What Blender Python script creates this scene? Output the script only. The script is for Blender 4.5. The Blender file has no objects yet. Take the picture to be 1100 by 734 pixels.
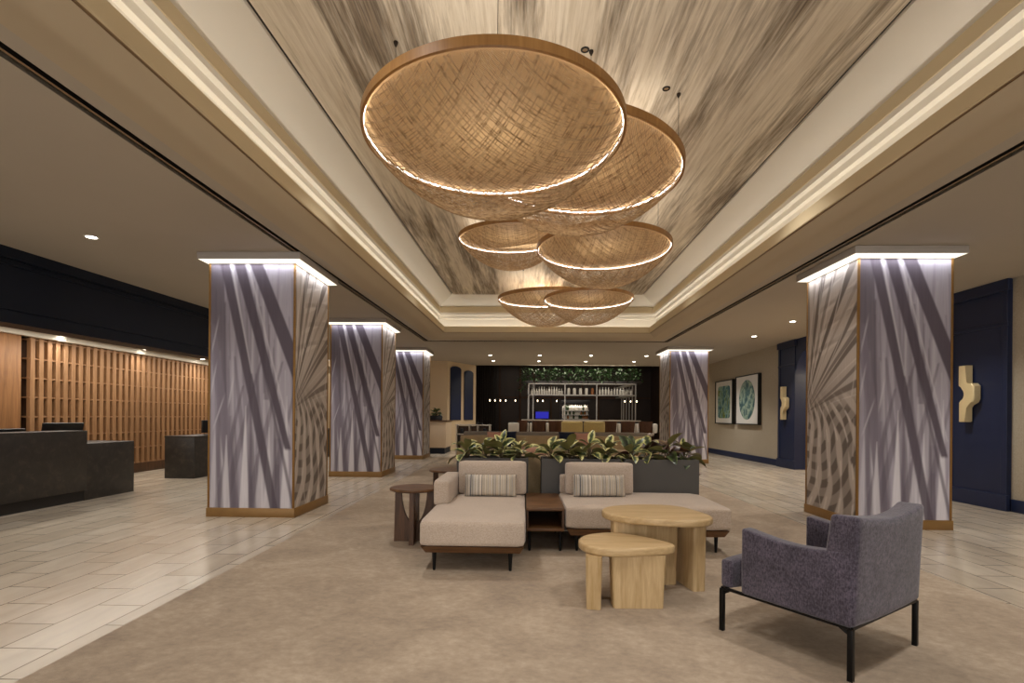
import bpy, bmesh, math, random
import numpy as np
from mathutils import Vector, Matrix
random.seed(11)
rng = np.random.RandomState(5)
PI = math.pi
sc = bpy.context.scene
COL = sc.collection

# ------------------------------------------------------------------ materials
def lin(h):
    h = h.lstrip('#')
    o = []
    for i in (0, 2, 4):
        c = int(h[i:i+2], 16) / 255.0
        o.append(c / 12.92 if c <= 0.04045 else ((c + 0.055) / 1.055) ** 2.4)
    return (o[0], o[1], o[2], 1.0)

class NT:
    def __init__(s, name):
        s.m = bpy.data.materials.new(name); s.m.use_nodes = True
        s.t = s.m.node_tree; s.n = s.t.nodes; s.l = s.t.links
        s.b = s.n['Principled BSDF']
    def node(s, typ, **kw):
        n = s.n.new(typ)
        for k, v in kw.items():
            if k in n.inputs.keys(): s.put(n.inputs[k], v)
            else: setattr(n, k, v)
        return n
    def put(s, sock, v):
        if isinstance(v, bpy.types.NodeSocket): s.l.new(v, sock)
        else: sock.default_value = v
    def set(s, k, v): s.put(s.b.inputs[k], v)
    def coord(s, scale=(1, 1, 1), out='Object', rot=(0, 0, 0), loc=(0, 0, 0)):
        c = s.node('ShaderNodeTexCoord'); m = s.node('ShaderNodeMapping')
        s.l.new(c.outputs[out], m.inputs[0])
        m.inputs['Scale'].default_value = scale; m.inputs['Rotation'].default_value = rot
        m.inputs['Location'].default_value = loc
        return m.outputs[0]
    def noise(s, vec, scale, detail=3, rough=0.5, dist=0.0):
        n = s.node('ShaderNodeTexNoise'); s.l.new(vec, n.inputs['Vector'])
        n.inputs['Scale'].default_value = scale; n.inputs['Detail'].default_value = detail
        n.inputs['Roughness'].default_value = rough; n.inputs['Distortion'].default_value = dist
        return n.outputs['Fac']
    def ramp(s, fac, stops):
        r = s.node('ShaderNodeValToRGB'); s.l.new(fac, r.inputs[0])
        e = r.color_ramp.elements
        while len(e) < len(stops): e.new(0.5)
        for i, (p, c) in enumerate(stops):
            e[i].position = p; e[i].color = c
        return r.outputs[0]
    def mix(s, f, a, b, mode='MIX'):
        m = s.node('ShaderNodeMix'); m.data_type = 'RGBA'; m.blend_type = mode
        s.put(m.inputs[0], f); s.put(m.inputs[6], a); s.put(m.inputs[7], b)
        return m.outputs[2]
    def math(s, op, a, b=0.0):
        m = s.node('ShaderNodeMath'); m.operation = op
        s.put(m.inputs[0], a); s.put(m.inputs[1], b); return m.outputs[0]
    def bump(s, h, strength=0.3, dist=0.01):
        b = s.node('ShaderNodeBump'); s.l.new(h, b.inputs['Height'])
        b.inputs['Strength'].default_value = strength; b.inputs['Distance'].default_value = dist
        s.l.new(b.outputs[0], s.b.inputs['Normal'])

def flat(name, hexc, rough=0.6, metal=0.0, var=0.06, vscale=6.0, spec=0.5, bump=0.0, bscale=200):
    t = NT(name); c = lin(hexc); v = t.coord()
    d = tuple(x * (1 - var) for x in c[:3]) + (1,); u = tuple(min(1, x * (1 + var)) for x in c[:3]) + (1,)
    t.set('Base Color', t.ramp(t.noise(v, vscale, 4), [(0.3, d), (0.7, u)]))
    t.set('Roughness', rough); t.set('Metallic', metal); t.set('Specular IOR Level', spec)
    if bump: t.bump(t.noise(v, bscale, 2), bump, 0.002)
    return t.m

def fabric(name, hexa, hexb, scale=260, rough=0.95, sheen=0.2, blotch=3.0, bl=0.12, spec=0.2):
    t = NT(name); v = t.coord()
    fine = t.noise(t.coord((1, 1, 1)), scale, 2, 0.7)
    weave = t.noise(t.coord((1, 6, 1.5)), scale * 0.35, 2, 0.6)
    c = t.ramp(t.math('MULTIPLY', t.math('ADD', fine, weave), 0.5), [(0.36, lin(hexb)), (0.64, lin(hexa))])
    big = t.ramp(t.noise(v, blotch, 4), [(0.3, (1 - bl,) * 3 + (1,)), (0.7, (1, 1, 1, 1))])
    t.set('Base Color', t.mix(1.0, c, big, 'MULTIPLY'))
    t.set('Roughness', rough); t.set('Specular IOR Level', spec); t.set('Sheen Weight', sheen)
    t.bump(fine, 0.35, 0.003)
    return t.m

def wood(name, hexa, hexb, axis='x', scale=1.0, rough=0.45, spec=0.4, out='Object'):
    t = NT(name)
    sc_ = {'x': (1.2, 14, 14), 'y': (14, 1.2, 14), 'z': (14, 14, 1.2)}[axis]
    v = t.coord(tuple(k * scale for k in sc_), out)
    n1 = t.noise(v, 1.6, 5, 0.6, 1.2); n2 = t.noise(v, 9, 3, 0.6)
    f = t.math('ADD', t.math('MULTIPLY', n1, 0.75), t.math('MULTIPLY', n2, 0.25))
    t.set('Base Color', t.ramp(f, [(0.33, lin(hexb)), (0.66, lin(hexa))]))
    t.set('Roughness', rough); t.set('Specular IOR Level', spec)
    t.bump(n2, 0.08, 0.002)
    return t.m

def glow(name, rgb, strength):
    t = NT(name)
    t.set('Base Color', (0.8, 0.8, 0.8, 1)); t.set('Emission Color', (*rgb, 1)); t.set('Emission Strength', strength)
    return t.m

M = {}
M['ceil'] = flat('painted_ceiling', '#b5aa99', 0.85, var=0.03, vscale=0.7, spec=0.2)
M['cornice'] = flat('cream_plaster', '#e6dfd0', 0.8, var=0.02, vscale=0.7, spec=0.2)
M['beam'] = flat('tan_plaster', '#bdad93', 0.8, var=0.03, vscale=0.7, spec=0.2)
M['fascia'] = flat('light_tan_plaster', '#cdbb98', 0.8, var=0.02, vscale=0.7, spec=0.2)
M['slot'] = flat('black_slot', '#1a1613', 0.6)
M['slotmid'] = flat('slot_brown', '#8a7152', 0.5)
M['navy'] = flat('navy_paint', '#1b2440', 0.45, var=0.05, vscale=3, spec=0.4)
M['navyd'] = flat('midnight_paint', '#0a1221', 0.5, var=0.05, vscale=3, spec=0.3)
M['wallR'] = fabric('grasscloth_wallpaper', '#b5a893', '#a2957f', 60, 0.9, 0, 1.0, 0.06)
M['wallB'] = flat('cream_wall_paint', '#cdb592', 0.8, var=0.03, vscale=1, spec=0.2)
M['gold'] = flat('brushed_bronze', '#8a6636', 0.45, 0.55, var=0.08, vscale=20)
M['goldbase'] = flat('bronze_plinth', '#8d6a3c', 0.45, 0.35, var=0.08, vscale=8)
M['cap'] = flat('grey_cap_paint', '#a39a90', 0.7, var=0.02)
M['stone'] = None
M['black'] = flat('black_metal', '#131212', 0.4, 0.6)
M['blackp'] = flat('black_plastic', '#0e0e10', 0.35)
M['walnut'] = wood('walnut_wood', '#74502f', '#452d19', 'x')
M['walnutz'] = wood('walnut_wood_upright', '#61422a', '#3a2617', 'z')
M['oak'] = wood('pale_oak', '#c6aa80', '#a38658', 'x', 0.8)
M['oakz'] = wood('pale_oak_upright', '#c6aa80', '#a38658', 'z', 0.8)
M['slat'] = wood('slat_oak', '#ab815a', '#8a6340', 'z', 0.7, 0.55)
M['slatp'] = wood('oak_panel', '#a9784a', '#7f5531', 'z', 0.6, 0.5)
M['slatb'] = wood('slat_backing', '#4e3320', '#352113', 'z', 0.6, 0.7)
M['hoop'] = wood('bent_oak_hoop', '#a67a45', '#855c30', 'z', 0.4, 0.45)
M['cream'] = fabric('cream_boucle', '#c9b8a7', '#a5927f', 240, blotch=4, bl=0.1)
M['cushion'] = fabric('cream_cushion', '#cbbaaa', '#ab9987', 240, blotch=4, bl=0.06)
M['purple'] = fabric('plum_grey_velvet', '#655c68', '#2f2834', 90, 0.75, 0.3, 9.0, 0.4)
M['planter'] = flat('charcoal_planter', '#4b4742', 0.6, var=0.06, vscale=4)
M['soil'] = flat('dark_soil', '#2a1f17', 0.95, var=0.4, vscale=60)
M['brass'] = flat('pale_brass', '#e6cf9d', 0.4, 0.25, var=0.05)
M['pframe'] = flat('black_picture_frame', '#15130f', 0.4)
M['mat'] = flat('white_picture_mat', '#d9d4ca', 0.8, var=0.02)
M['cable'] = flat('steel_cable', '#3a332c', 0.4, 0.7)
M['led'] = glow('warm_led', (1.0, 0.93, 0.84), 3.2)
M['capled'] = glow('cap_led', (1.0, 0.92, 0.74), 0.42)
M['lens'] = glow('downlight_lens', (1.0, 0.93, 0.82), 9.0)
M['bulb'] = glow('small_bulb', (1.0, 0.75, 0.45), 3.0)
M['trimw'] = flat('white_trim_ring', '#cfc8bc', 0.6)
M['bench'] = fabric('beige_sofa', '#b39b76', '#9c8562', 200)
M['pink'] = fabric('rose_pink_cushion', '#bd8f7b', '#a2755f', 200)
M['navyc'] = fabric('navy_cushion', '#1c2236', '#121726', 200)
M['taupe'] = flat('taupe_ledge', '#7d7263', 0.6)
M['yellow'] = fabric('mustard_fabric', '#d2b87a', '#b89d5e', 200)
M['rattan'] = fabric('brown_leather', '#5a3b27', '#452b1b', 60, 0.6, 0)
M['creamp'] = flat('cream_lacquer', '#cdb596', 0.5, var=0.02)
M['white'] = flat('white_lacquer', '#cfc4b2', 0.4, var=0.03)
M['barfront'] = flat('dark_bar_front', '#1f1712', 0.5)
M['steel'] = flat('steel_tube', '#b3aea6', 0.35, 0.6)
M['darkwall'] = flat('espresso_wall', '#2a1b12', 0.5, var=0.25, vscale=2)
M['darkceil'] = flat('espresso_ceiling', '#17100c', 0.8)
M['drape'] = fabric('brown_drape', '#2c1c12', '#1b100a', 60)
M['marble'] = flat('pale_bar_top', '#b8aa98', 0.3)
M['bottle'] = flat('bottle_glass_clear', '#b9b4aa', 0.15, var=0.1, vscale=30)
M['bottle2'] = flat('bottle_glass_amber', '#7c4d2a', 0.2, var=0.2, vscale=30)
M['bottle3'] = flat('bottle_glass_green', '#2c3a26', 0.2, var=0.2, vscale=30)
M['blue'] = glow('blue_screen', (0.03, 0.03, 0.6), 0.2)
M['blue'].node_tree.nodes['Principled BSDF'].inputs['Base Color'].default_value = (.01, .01, .05, 1)
M['backlit'] = glow('lit_shelf_back', (1.0, 0.8, 0.6), 0.12)

def m_stone():
    t = NT('dark_stone'); v = t.coord()
    n = t.noise(v, 9, 6, 0.65, 0.4)
    t.set('Base Color', t.ramp(n, [(0.35, lin('#211d19')), (0.55, lin('#2c2722')), (0.75, lin('#463c31'))]))
    t.set('Roughness', 0.45); return t.m
M['stone'] = m_stone()

def m_floor():
    t = NT('stone_plank_tile')
    v = t.coord(rot=(0, 0, PI / 2), loc=(0.17, 0.02, 0))
    b = t.node('ShaderNodeTexBrick'); t.l.new(v, b.inputs['Vector'])
    b.offset = 0.5; b.inputs['Scale'].default_value = 1.0
    b.inputs['Brick Width'].default_value = 0.62; b.inputs['Row Height'].default_value = 0.305
    b.inputs['Mortar Size'].default_value = 0.005; b.inputs['Mortar Smooth'].default_value = 0.1
    b.inputs['Bias'].default_value = 0.0
    b.inputs['Color1'].default_value = lin('#c6b9a6'); b.inputs['Color2'].default_value = lin('#b7a995')
    b.inputs['Mortar'].default_value = lin('#6b5b49')
    n = t.noise(t.coord((3, 0.8, 1)), 2.2, 5, 0.6, 0.6)
    c = t.mix(1.0, b.outputs['Color'], t.ramp(n, [(0.3, (0.84, 0.83, 0.82, 1)), (0.7, (1.06, 1.05, 1.03, 1))]), 'MULTIPLY')
    t.set('Base Color', c)
    t.set('Roughness', t.math('ADD', t.math('MULTIPLY', n, 0.12), 0.16))
    t.set('Specular IOR Level', 0.5)
    t.bump(t.math('MULTIPLY', b.outputs['Fac'], -1.0), 0.3, 0.002)
    return t.m
M['floor'] = m_floor()

def m_carpet():
    t = NT('taupe_carpet'); v = t.coord()
    n1 = t.noise(v, 1.5, 6, 0.7, 0.5); n2 = t.noise(t.coord((1, 1.4, 1), rot=(0, 0, 0.5)), 16, 5, 0.75); n3 = t.noise(v, 260, 2, 0.8)
    f = t.math('ADD', t.math('ADD', t.math('MULTIPLY', n1, 0.45), t.math('MULTIPLY', n2, 0.3)), t.math('MULTIPLY', n3, 0.25))
    t.set('Base Color', t.ramp(f, [(0.36, lin('#88796a')), (0.5, lin('#a2917d')), (0.63, lin('#bbaa95'))]))
    t.set('Roughness', 1.0); t.set('Specular IOR Level', 0.05)
    t.bump(n3, 0.5, 0.004); return t.m
M['carpet'] = m_carpet()

def m_panel():
    t = NT('brushed_ceiling_paper')
    a = t.noise(t.coord((1.5, 0.17, 1), loc=(3.1, 1.7, 0)), 2.0, 5, 0.55, 0.25)
    b = t.noise(t.coord((11, 0.55, 1)), 2.4, 5, 0.7, 0.15)
    c = t.noise(t.coord((34, 0.9, 1)), 2.2, 3, 0.7)
    dark = t.ramp(t.math('ADD', t.math('MULTIPLY', a, 0.72), t.math('MULTIPLY', b, 0.28)), [(0.46, (0, 0, 0, 1)), (0.60, (1, 1, 1, 1))])
    base = t.mix(t.ramp(b, [(0.35, (0, 0, 0, 1)), (0.7, (1, 1, 1, 1))]), lin('#ece2d0'), lin('#cdbfa8'))
    tone = t.mix(t.ramp(c, [(0.42, (0, 0, 0, 1)), (0.62, (1, 1, 1, 1))]), lin('#8b7a66'), lin('#4f4236'))
    t.set('Base Color', t.mix(t.math('MULTIPLY', dark, 0.85), base, tone))
    t.set('Roughness', 0.7); t.set('Specular IOR Level', 0.2)
    return t.m
M['panel'] = m_panel()

def m_print():
    t = NT('palm_print_wallpaper')
    a = t.node('ShaderNodeAttribute'); a.attribute_name = 'print'
    n = t.noise(t.coord((60, 60, 1.5)), 3, 3, 0.6)
    t.set('Base Color', t.mix(1.0, a.outputs['Color'], t.ramp(n, [(0.3, (0.9, 0.9, 0.9, 1)), (0.7, (1.04, 1.04, 1.04, 1))]), 'MULTIPLY'))
    t.set('Roughness', 0.6); t.set('Specular IOR Level', 0.25); return t.m
M['print'] = m_print()

def m_stripe():
    t = NT('striped_ticking')
    c = t.node('ShaderNodeTexCoord'); s = t.node('ShaderNodeSeparateXYZ'); t.l.new(c.outputs['Object'], s.inputs[0])
    comb = t.node('ShaderNodeCombineXYZ'); t.l.new(s.outputs['X'], comb.inputs['X'])
    n = t.noise(comb.outputs[0], 64, 2, 0.7)
    t.set('Base Color', t.ramp(n, [(0.38, lin('#3f4047')), (0.43, lin('#85827f')), (0.46, lin('#e2d9ca')), (0.495, lin('#9a8260')), (0.52, lin('#e2d9ca')), (0.555, lin('#4d4f58')), (0.60, lin('#b5a994'))]))
    t.set('Roughness', 0.95); t.bump(t.noise(t.coord(), 300, 2), 0.3, 0.002); return t.m
M['stripe'] = m_stripe()

def m_rope():
    t = NT('woven_paper_cord')
    n = t.noise(t.coord(), 24, 3, 0.6)
    t.set('Base Color', t.ramp(n, [(0.36, lin('#8a6b46')), (0.64, lin('#c6a87e'))])); t.set('Roughness', 0.6); return t.m
M['rope'] = m_rope()

def m_weave():
    t = NT('woven_top_panel'); v = t.coord((1, 1, 1), rot=(0, 0, 0.7))
    w1 = t.node('ShaderNodeTexWave', bands_direction='X'); t.l.new(v, w1.inputs['Vector']); w1.inputs['Scale'].default_value = 24; w1.inputs['Distortion'].default_value = 0.4
    w2 = t.node('ShaderNodeTexWave', bands_direction='Y'); t.l.new(v, w2.inputs['Vector']); w2.inputs['Scale'].default_value = 24; w2.inputs['Distortion'].default_value = 0.4
    f = t.math('MULTIPLY', t.math('ADD', w1.outputs['Fac'], w2.outputs['Fac']), 0.5)
    t.set('Base Color', t.ramp(f, [(0.2, lin('#b8925f')), (0.8, lin('#dfc194'))])); t.set('Roughness', 0.7); return t.m
M['weave'] = m_weave()

def m_leaf(name, dark, mid, lime, amt, back='#6f6a3e'):
    t = NT(name)
    uv = t.node('ShaderNodeUVMap'); s = t.node('ShaderNodeSeparateXYZ'); t.l.new(uv.outputs[0], s.inputs[0])
    off = t.math('ABSOLUTE', t.math('SUBTRACT', s.outputs['X'], 0.5))
    n = t.noise(t.coord(), 22, 3, 0.6)
    f = t.math('ADD', t.math('MULTIPLY', off, 1.1), t.math('MULTIPLY', t.math('SUBTRACT', n, 0.5), 1.0))
    c = t.ramp(f, [(0.12, lin(dark)), (0.25, lin(mid)), (amt, lin(lime))])
    g = t.node('ShaderNodeNewGeometry')
    t.set('Base Color', t.mix(g.outputs['Backfacing'], c, lin(back)))
    t.set('Roughness', 0.35); t.set('Subsurface Weight', 0.0); return t.m
M['leafA'] = m_leaf('variegated_leaf', '#24331d', '#5d6b34', '#c3bf7c', 0.42)
M['leafB'] = m_leaf('lime_edged_leaf', '#2a3a1f', '#79803f', '#cfc88a', 0.34)
M['leafC'] = m_leaf('dark_leaf', '#18220f', '#2c3a1c', '#5c6a34', 0.6)
M['leafR'] = m_leaf('burgundy_leaf', '#2c1712', '#43251b', '#7a6340', 0.6, '#4a2a20')
M['ivy'] = m_leaf('ivy_leaf', '#14240f', '#25411c', '#4a6b34', 0.55, '#2c4a24')
M['stem'] = flat('plant_stem', '#4a3d22', 0.7)

def m_art(kind):
    t = NT('art_print_' + kind)
    v = t.coord((1, 1, 1) if kind == 'oval' else (1, 1.2, 0.8))
    n = t.noise(v, 2.6, 5, 0.6, 1.5)
    if kind == 'oval':
        t.set('Base Color', t.ramp(n, [(0.3, lin('#1e3348')), (0.45, lin('#4d6f6c')), (0.55, lin('#a7b59c')), (0.62, lin('#56706a')), (0.75, lin('#20384f'))]))
    else:
        t.set('Base Color', t.ramp(n, [(0.3, lin('#1c3a4c')), (0.42, lin('#2f6b78')), (0.5, lin('#9bb9a8')), (0.58, lin('#5d7c34')), (0.72, lin('#8a7a2c'))]))
    t.set('Roughness', 0.5); return t.m
M['art1'] = m_art('block'); M['art2'] = m_art('oval')

# ------------------------------------------------------------------ mesh helpers
class MB:
    def __init__(s): s.bm = bmesh.new()
    def _new(s, f):
        before = set(s.bm.verts); f(); return [v for v in s.bm.verts if v not in before]
    def box(s, x0, x1, y0, y1, z0, z1, bev=0.0, seg=2, mat=None, top=1.0):
        r = bmesh.ops.create_cube(s.bm, size=1.0); vs = r['verts']
        for v in vs:
            k = top if v.co.z > 0 else 1.0
            v.co = Vector(((x0 + x1) / 2 + v.co.x * (x1 - x0) * k, (y0 + y1) / 2 + v.co.y * (y1 - y0) * k, (z0 + z1) / 2 + v.co.z * (z1 - z0)))
        if mat is not None: bmesh.ops.transform(s.bm, matrix=mat, verts=vs)
        if bev > 0:
            es = list({e for v in vs for e in v.link_edges})
            bmesh.ops.bevel(s.bm, geom=es, offset=bev, segments=seg, profile=0.5, affect='EDGES')
        return s
    def poly(s, pts, z0, z1, bev=0.0, seg=3, shrink=1.0, c=(0, 0)):
        a = [s.bm.verts.new((c[0] + (p[0] - c[0]) * shrink, c[1] + (p[1] - c[1]) * shrink, z0)) for p in pts]
        b = [s.bm.verts.new((p[0], p[1], z1)) for p in pts]
        n = len(pts); fs = [s.bm.faces.new(list(reversed(a))), s.bm.faces.new(b)]
        for i in range(n): s.bm.faces.new((a[i], a[(i + 1) % n], b[(i + 1) % n], b[i]))
        bmesh.ops.recalc_face_normals(s.bm, faces=list(s.bm.faces))
        if bev:
            es = set(fs[0].edges) | set(fs[1].edges)
            bmesh.ops.bevel(s.bm, geom=list(es), offset=bev, segments=seg, profile=0.5, affect='EDGES')
        return s
    def tube(s, pts, r, n=8, cap=True, r2=None):
        pts = [Vector(p) for p in pts]; rings = []
        up = None
        for i, p in enumerate(pts):
            d = (pts[min(i + 1, len(pts) - 1)] - pts[max(i - 1, 0)]).normalized()
            if up is None:
                up = Vector((0, 0, 1)) if abs(d.z) < 0.9 else Vector((1, 0, 0))
            x = d.cross(up).normalized(); y = x.cross(d).normalized(); up = y
            rr = r if r2 is None else r + (r2 - r) * i / (len(pts) - 1)
            rings.append([s.bm.verts.new(p + (x * math.cos(2 * PI * k / n) + y * math.sin(2 * PI * k / n)) * rr) for k in range(n)])
        for a, b in zip(rings, rings[1:]):
            for k in range(n): s.bm.faces.new((a[k], a[(k + 1) % n], b[(k + 1) % n], b[k]))
        if cap:
            s.bm.faces.new(list(reversed(rings[0]))); s.bm.faces.new(rings[-1])
        return s
    def lathe(s, prof, n=48, c=(0, 0, 0), closed=False):
        rings = []
        for r, z in prof:
            if r < 1e-5: rings.append([s.bm.verts.new((c[0], c[1], c[2] + z))])
            else: rings.append([s.bm.verts.new((c[0] + r * math.cos(2 * PI * k / n), c[1] + r * math.sin(2 * PI * k / n), c[2] + z)) for k in range(n)])
        pairs = list(zip(rings, rings[1:]))
        if closed: pairs.append((rings[-1], rings[0]))
        for a, b in pairs:
            for k in range(n):
                k2 = (k + 1) % n
                if len(a) == 1 and len(b) == 1: continue
                if len(a) == 1: s.bm.faces.new((a[0], b[k2], b[k]))
                elif len(b) == 1: s.bm.faces.new((a[k], a[k2], b[0]))
                else: s.bm.faces.new((a[k], a[k2], b[k2], b[k]))
        return s
    def quad(s, *pts):
        s.bm.faces.new([s.bm.verts.new(p) for p in pts]); return s
    def soft(s, cx, cy, cz, sx, sy, sz, r, puff=(0, 0, 0), n=8, mat=None):
        """upholstered block: rounded box whose faces bulge"""
        r_ = bmesh.ops.create_cube(s.bm, size=2.0); vs = r_['verts']
        es = list({e for v in vs for e in v.link_edges})
        bmesh.ops.subdivide_edges(s.bm, edges=es, cuts=n, use_grid_fill=True)
        vs = [v for v in s.bm.verts if v.is_valid and not v.tag]
        h = (sx / 2, sy / 2, sz / 2); r = min(r, *h)
        for v in vs:
            u = v.co.copy()
            p = Vector([u[i] * h[i] for i in range(3)])
            # denser rows near the edges
            for i in range(3):
                p[i] = h[i] * math.copysign(abs(u[i]) ** 0.75, u[i])
            q = Vector([max(-(h[i] - r), min(h[i] - r, p[i])) for i in range(3)])
            d = p - q
            if d.length > 1e-7:
                m = max(abs(d[i]) for i in range(3))
                p = q + d.normalized() * m
            bx = (1 - u.y ** 2) * (1 - u.z ** 2); by = (1 - u.x ** 2) * (1 - u.z ** 2); bz = (1 - u.x ** 2) * (1 - u.y ** 2)
            p.x += puff[0] * u.x * max(0, bx); p.y += puff[1] * u.y * max(0, by); p.z += puff[2] * u.z * max(0, bz)
            if mat is not None: p = mat @ p
            v.co = p + Vector((cx, cy, cz)); v.tag = True
        return s
    def pillow(s, w, t, h, n=16):
        g = {}
        for sg in (-1, 1):
            for i in range(n + 1):
                for k in range(n + 1):
                    u, v = -1 + 2 * i / n, -1 + 2 * k / n
                    u, v = math.copysign(abs(u) ** .8, u), math.copysign(abs(v) ** .8, v)
                    edge = i in (0, n) or k in (0, n)
                    if sg == 1 and edge: g[(sg, i, k)] = g[(-1, i, k)]; continue
                    y = 0 if edge else sg * t / 2 * ((1 - u ** 4) * (1 - v ** 4)) ** .5
                    pin = 1 - 0.05 * (1 - u * u) * abs(v) ** 3, 1 - 0.035 * (1 - v * v) * abs(u) ** 3
                    g[(sg, i, k)] = s.bm.verts.new((u * w / 2 * pin[1], y, v * h / 2 * pin[0]))
        for sg in (-1, 1):
            for i in range(n):
                for k in range(n): s.bm.faces.new([g[(sg, a, b)] for a, b in ((i, k), (i + 1, k), (i + 1, k + 1), (i, k + 1))])
        return s
    def build(s, name, m, parent=None, world=False, smooth=True, ang=38):
        bm = s.bm
        bmesh.ops.recalc_face_normals(bm, faces=list(bm.faces))
        if smooth:
            for f in bm.faces: f.smooth = True
            for e in bm.edges:
                if len(e.link_faces) == 2 and e.calc_face_angle(0) > math.radians(ang): e.smooth = False
        me = bpy.data.meshes.new(name); bm.to_mesh(me); bm.free()
        o = bpy.data.objects.new(name, me); COL.objects.link(o)
        for k in (m if isinstance(m, (list, tuple)) else [m]): me.materials.append(k)
        if parent is not None:
            o.parent = parent
            if world: me.transform(Matrix.Translation(-parent.location))
        return o

def tag(o, label=None, cat=None, group=None, kind=None):
    if label: o['label'] = label
    if cat: o['category'] = cat
    if group: o['group'] = group
    if kind: o['kind'] = kind
    return o
def thing(name, label, cat, loc=(0, 0, 0), rz=0.0, group=None, kind='thing'):
    o = bpy.data.objects.new(name, None); COL.objects.link(o)
    o.location = loc; o.rotation_euler = (0, 0, rz); o.empty_display_size = 0.1
    return tag(o, label, cat, group, kind)
def struct(o): o['kind'] = 'structure'; return o
def dup(root, loc, rz=0.0, label=None, scale=None, rot=None):
    r = root.copy(); COL.objects.link(r); r.location = loc; r.rotation_euler = rot or (0, 0, rz)
    if label: r['label'] = label
    if scale: r.scale = scale if isinstance(scale, (tuple, list)) else (scale,) * 3
    for ch in list(root.children):
        c = ch.copy(); COL.objects.link(c); c.parent = r
        for g in list(ch.children):
            d = g.copy(); COL.objects.link(d); d.parent = c
    return r
def spline(pts, n=8):
    out = []; k = len(pts)
    for i in range(k):
        p0, p1, p2, p3 = [Vector((*pts[(i + j - 1) % k], 0)) for j in range(4)]
        for t in np.linspace(0, 1, n, endpoint=False):
            q = 0.5 * ((2 * p1) + (-p0 + p2) * t + (2 * p0 - 5 * p1 + 4 * p2 - p3) * t * t + (-p0 + 3 * p1 - 3 * p2 + p3) * t ** 3)
            out.append((q.x, q.y))
    return out
def lamp(kind, loc, energy, col=(1, 0.86, 0.68), size=0.05, size_y=None, rot=(0, 0, 0), angle=120, blend=0.6):
    d = bpy.data.lights.new('light_source', kind); d.energy = energy; d.color = col
    if kind == 'SPOT':
        d.spot_size = math.radians(angle); d.spot_blend = blend; d.shadow_soft_size = size
    elif kind == 'AREA':
        d.shape = 'RECTANGLE'; d.size = size; d.size_y = size_y or size
    else: d.shadow_soft_size = size
    o = bpy.data.objects.new('light_source', d); COL.objects.link(o); o.location = loc; o.rotation_euler = rot
    return o

ZC = 3.2                                     # the low ceiling
# ------------------------------------------------------------------ room shell
struct(MB().box(-9.5, 11.5, -4, 28, -0.12, 0).build('floor', M['floor']))
carpet = MB().poly([(-2.30, -2.5), (3.27, -2.5), (3.30, 13.0), (-2.40, 13.0)], 0.0, 0.008).build('area_carpet', M['carpet'])
tag(carpet, 'wide mottled taupe carpet laid down the middle of the tiled lobby', 'carpet')

# ceiling tray: outline in plan at the low ceiling, slightly out of square as in the photograph
TR = [(-2.87, -1.6), (3.40, -1.6), (3.585, 13.22), (-2.50, 13.22)]
def loop(a, z):
    (x0, y0), (x1, y1), (x2, y2), (x3, y3) = TR
    return [(x0 + a, y0 + a, z), (x1 - a, y1 + a, z), (x2 - a, y2 - a, z), (x3 + a, y3 - a, z)]
def band(name, prof, m):
    b = MB(); L = [[b.bm.verts.new(p) for p in loop(a, z)] for a, z in prof]
    for A, B in zip(L, L[1:]):
        for k in range(4): b.bm.faces.new((A[k], A[(k + 1) % 4], B[(k + 1) % 4], B[k]))
    return struct(b.build(name, m, ang=25))
def ceiling_mesh():
    b = MB(); outer = [(-6.95, -3.0), (7.2, -3.0), (7.2, 19.6), (-6.95, 19.6)]
    out_b = [b.bm.verts.new((*p, ZC)) for p in outer]
    inn = [b.bm.verts.new(p) for p in loop(-0.12, ZC)]
    out_t = [b.bm.verts.new((*p, ZC + 0.1)) for p in outer]
    inn_t = [b.bm.verts.new((p[0], p[1], ZC + 0.1)) for p in loop(-0.12, ZC)]
    for k in range(4):
        k2 = (k + 1) % 4
        b.bm.faces.new((out_b[k], out_b[k2], inn[k2], inn[k])); b.bm.faces.new((out_t[k], out_t[k2], inn_t[k2], inn_t[k]))
        b.bm.faces.new((out_b[k], out_b[k2], out_t[k2], out_t[k])); b.bm.faces.new((inn[k], inn[k2], inn_t[k2], inn_t[k]))
    return b
struct(ceiling_mesh().build('ceiling', M['ceil']))
band('trim_1', [(-0.12, ZC), (-0.12, ZC + 0.07), (-0.075, ZC + 0.07), (-0.075, ZC + 0.005)], M['slot'])
band('trim_2', [(-0.075, ZC + 0.005), (-0.055, ZC + 0.005)], M['slotmid'])
band('trim_3', [(-0.055, ZC + 0.005), (-0.055, ZC + 0.07), (0.0, ZC + 0.07), (0.0, ZC)], M['slot'])
band('trim_4', [(0.0, ZC), (0.13, ZC)], M['ceil'])
band('trim_5', [(0.13, ZC), (0.20, ZC + .006), (0.29, ZC + .03), (0.38, ZC + .07), (0.472, ZC + .133)], M['beam'])
band('trim_6', [(0.472, ZC + .133), (0.47, ZC + .14), (0.49, ZC + .14)], M['slotmid'])
band('trim_7', [(0.49, ZC + .14), (0.50, ZC + .148), (0.50, 3.478), (0.495, 3.485), (0.465, 3.485), (0.465, 3.40), (0.29, 3.40)], M['fascia'])
band('trim_8', [(0.29, 3.40), (0.29, 3.70), (0.335, 3.715), (0.335, 3.785), (0.385, 3.80), (0.385, 3.85)], M['cornice'])
band('trim_12', [(0.385, 3.85), (0.39, 3.86), (0.39, 3.98), (0.36, 4.01)], M['fascia'])  # tan here puts the shade above the stepped moulding into the colour
band('trim_13', [(0.36, 4.01), (0.45, 4.08), (0.70, 4.23), (0.71, 4.25)], M['cornice'])
band('trim_9', [(0.71, 4.25), (0.745, 4.25)], M['slot'])
band('trim_10', [(0.745, 4.25), (0.745, 4.225), (0.75, 4.22)], M['slotmid'])
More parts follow.
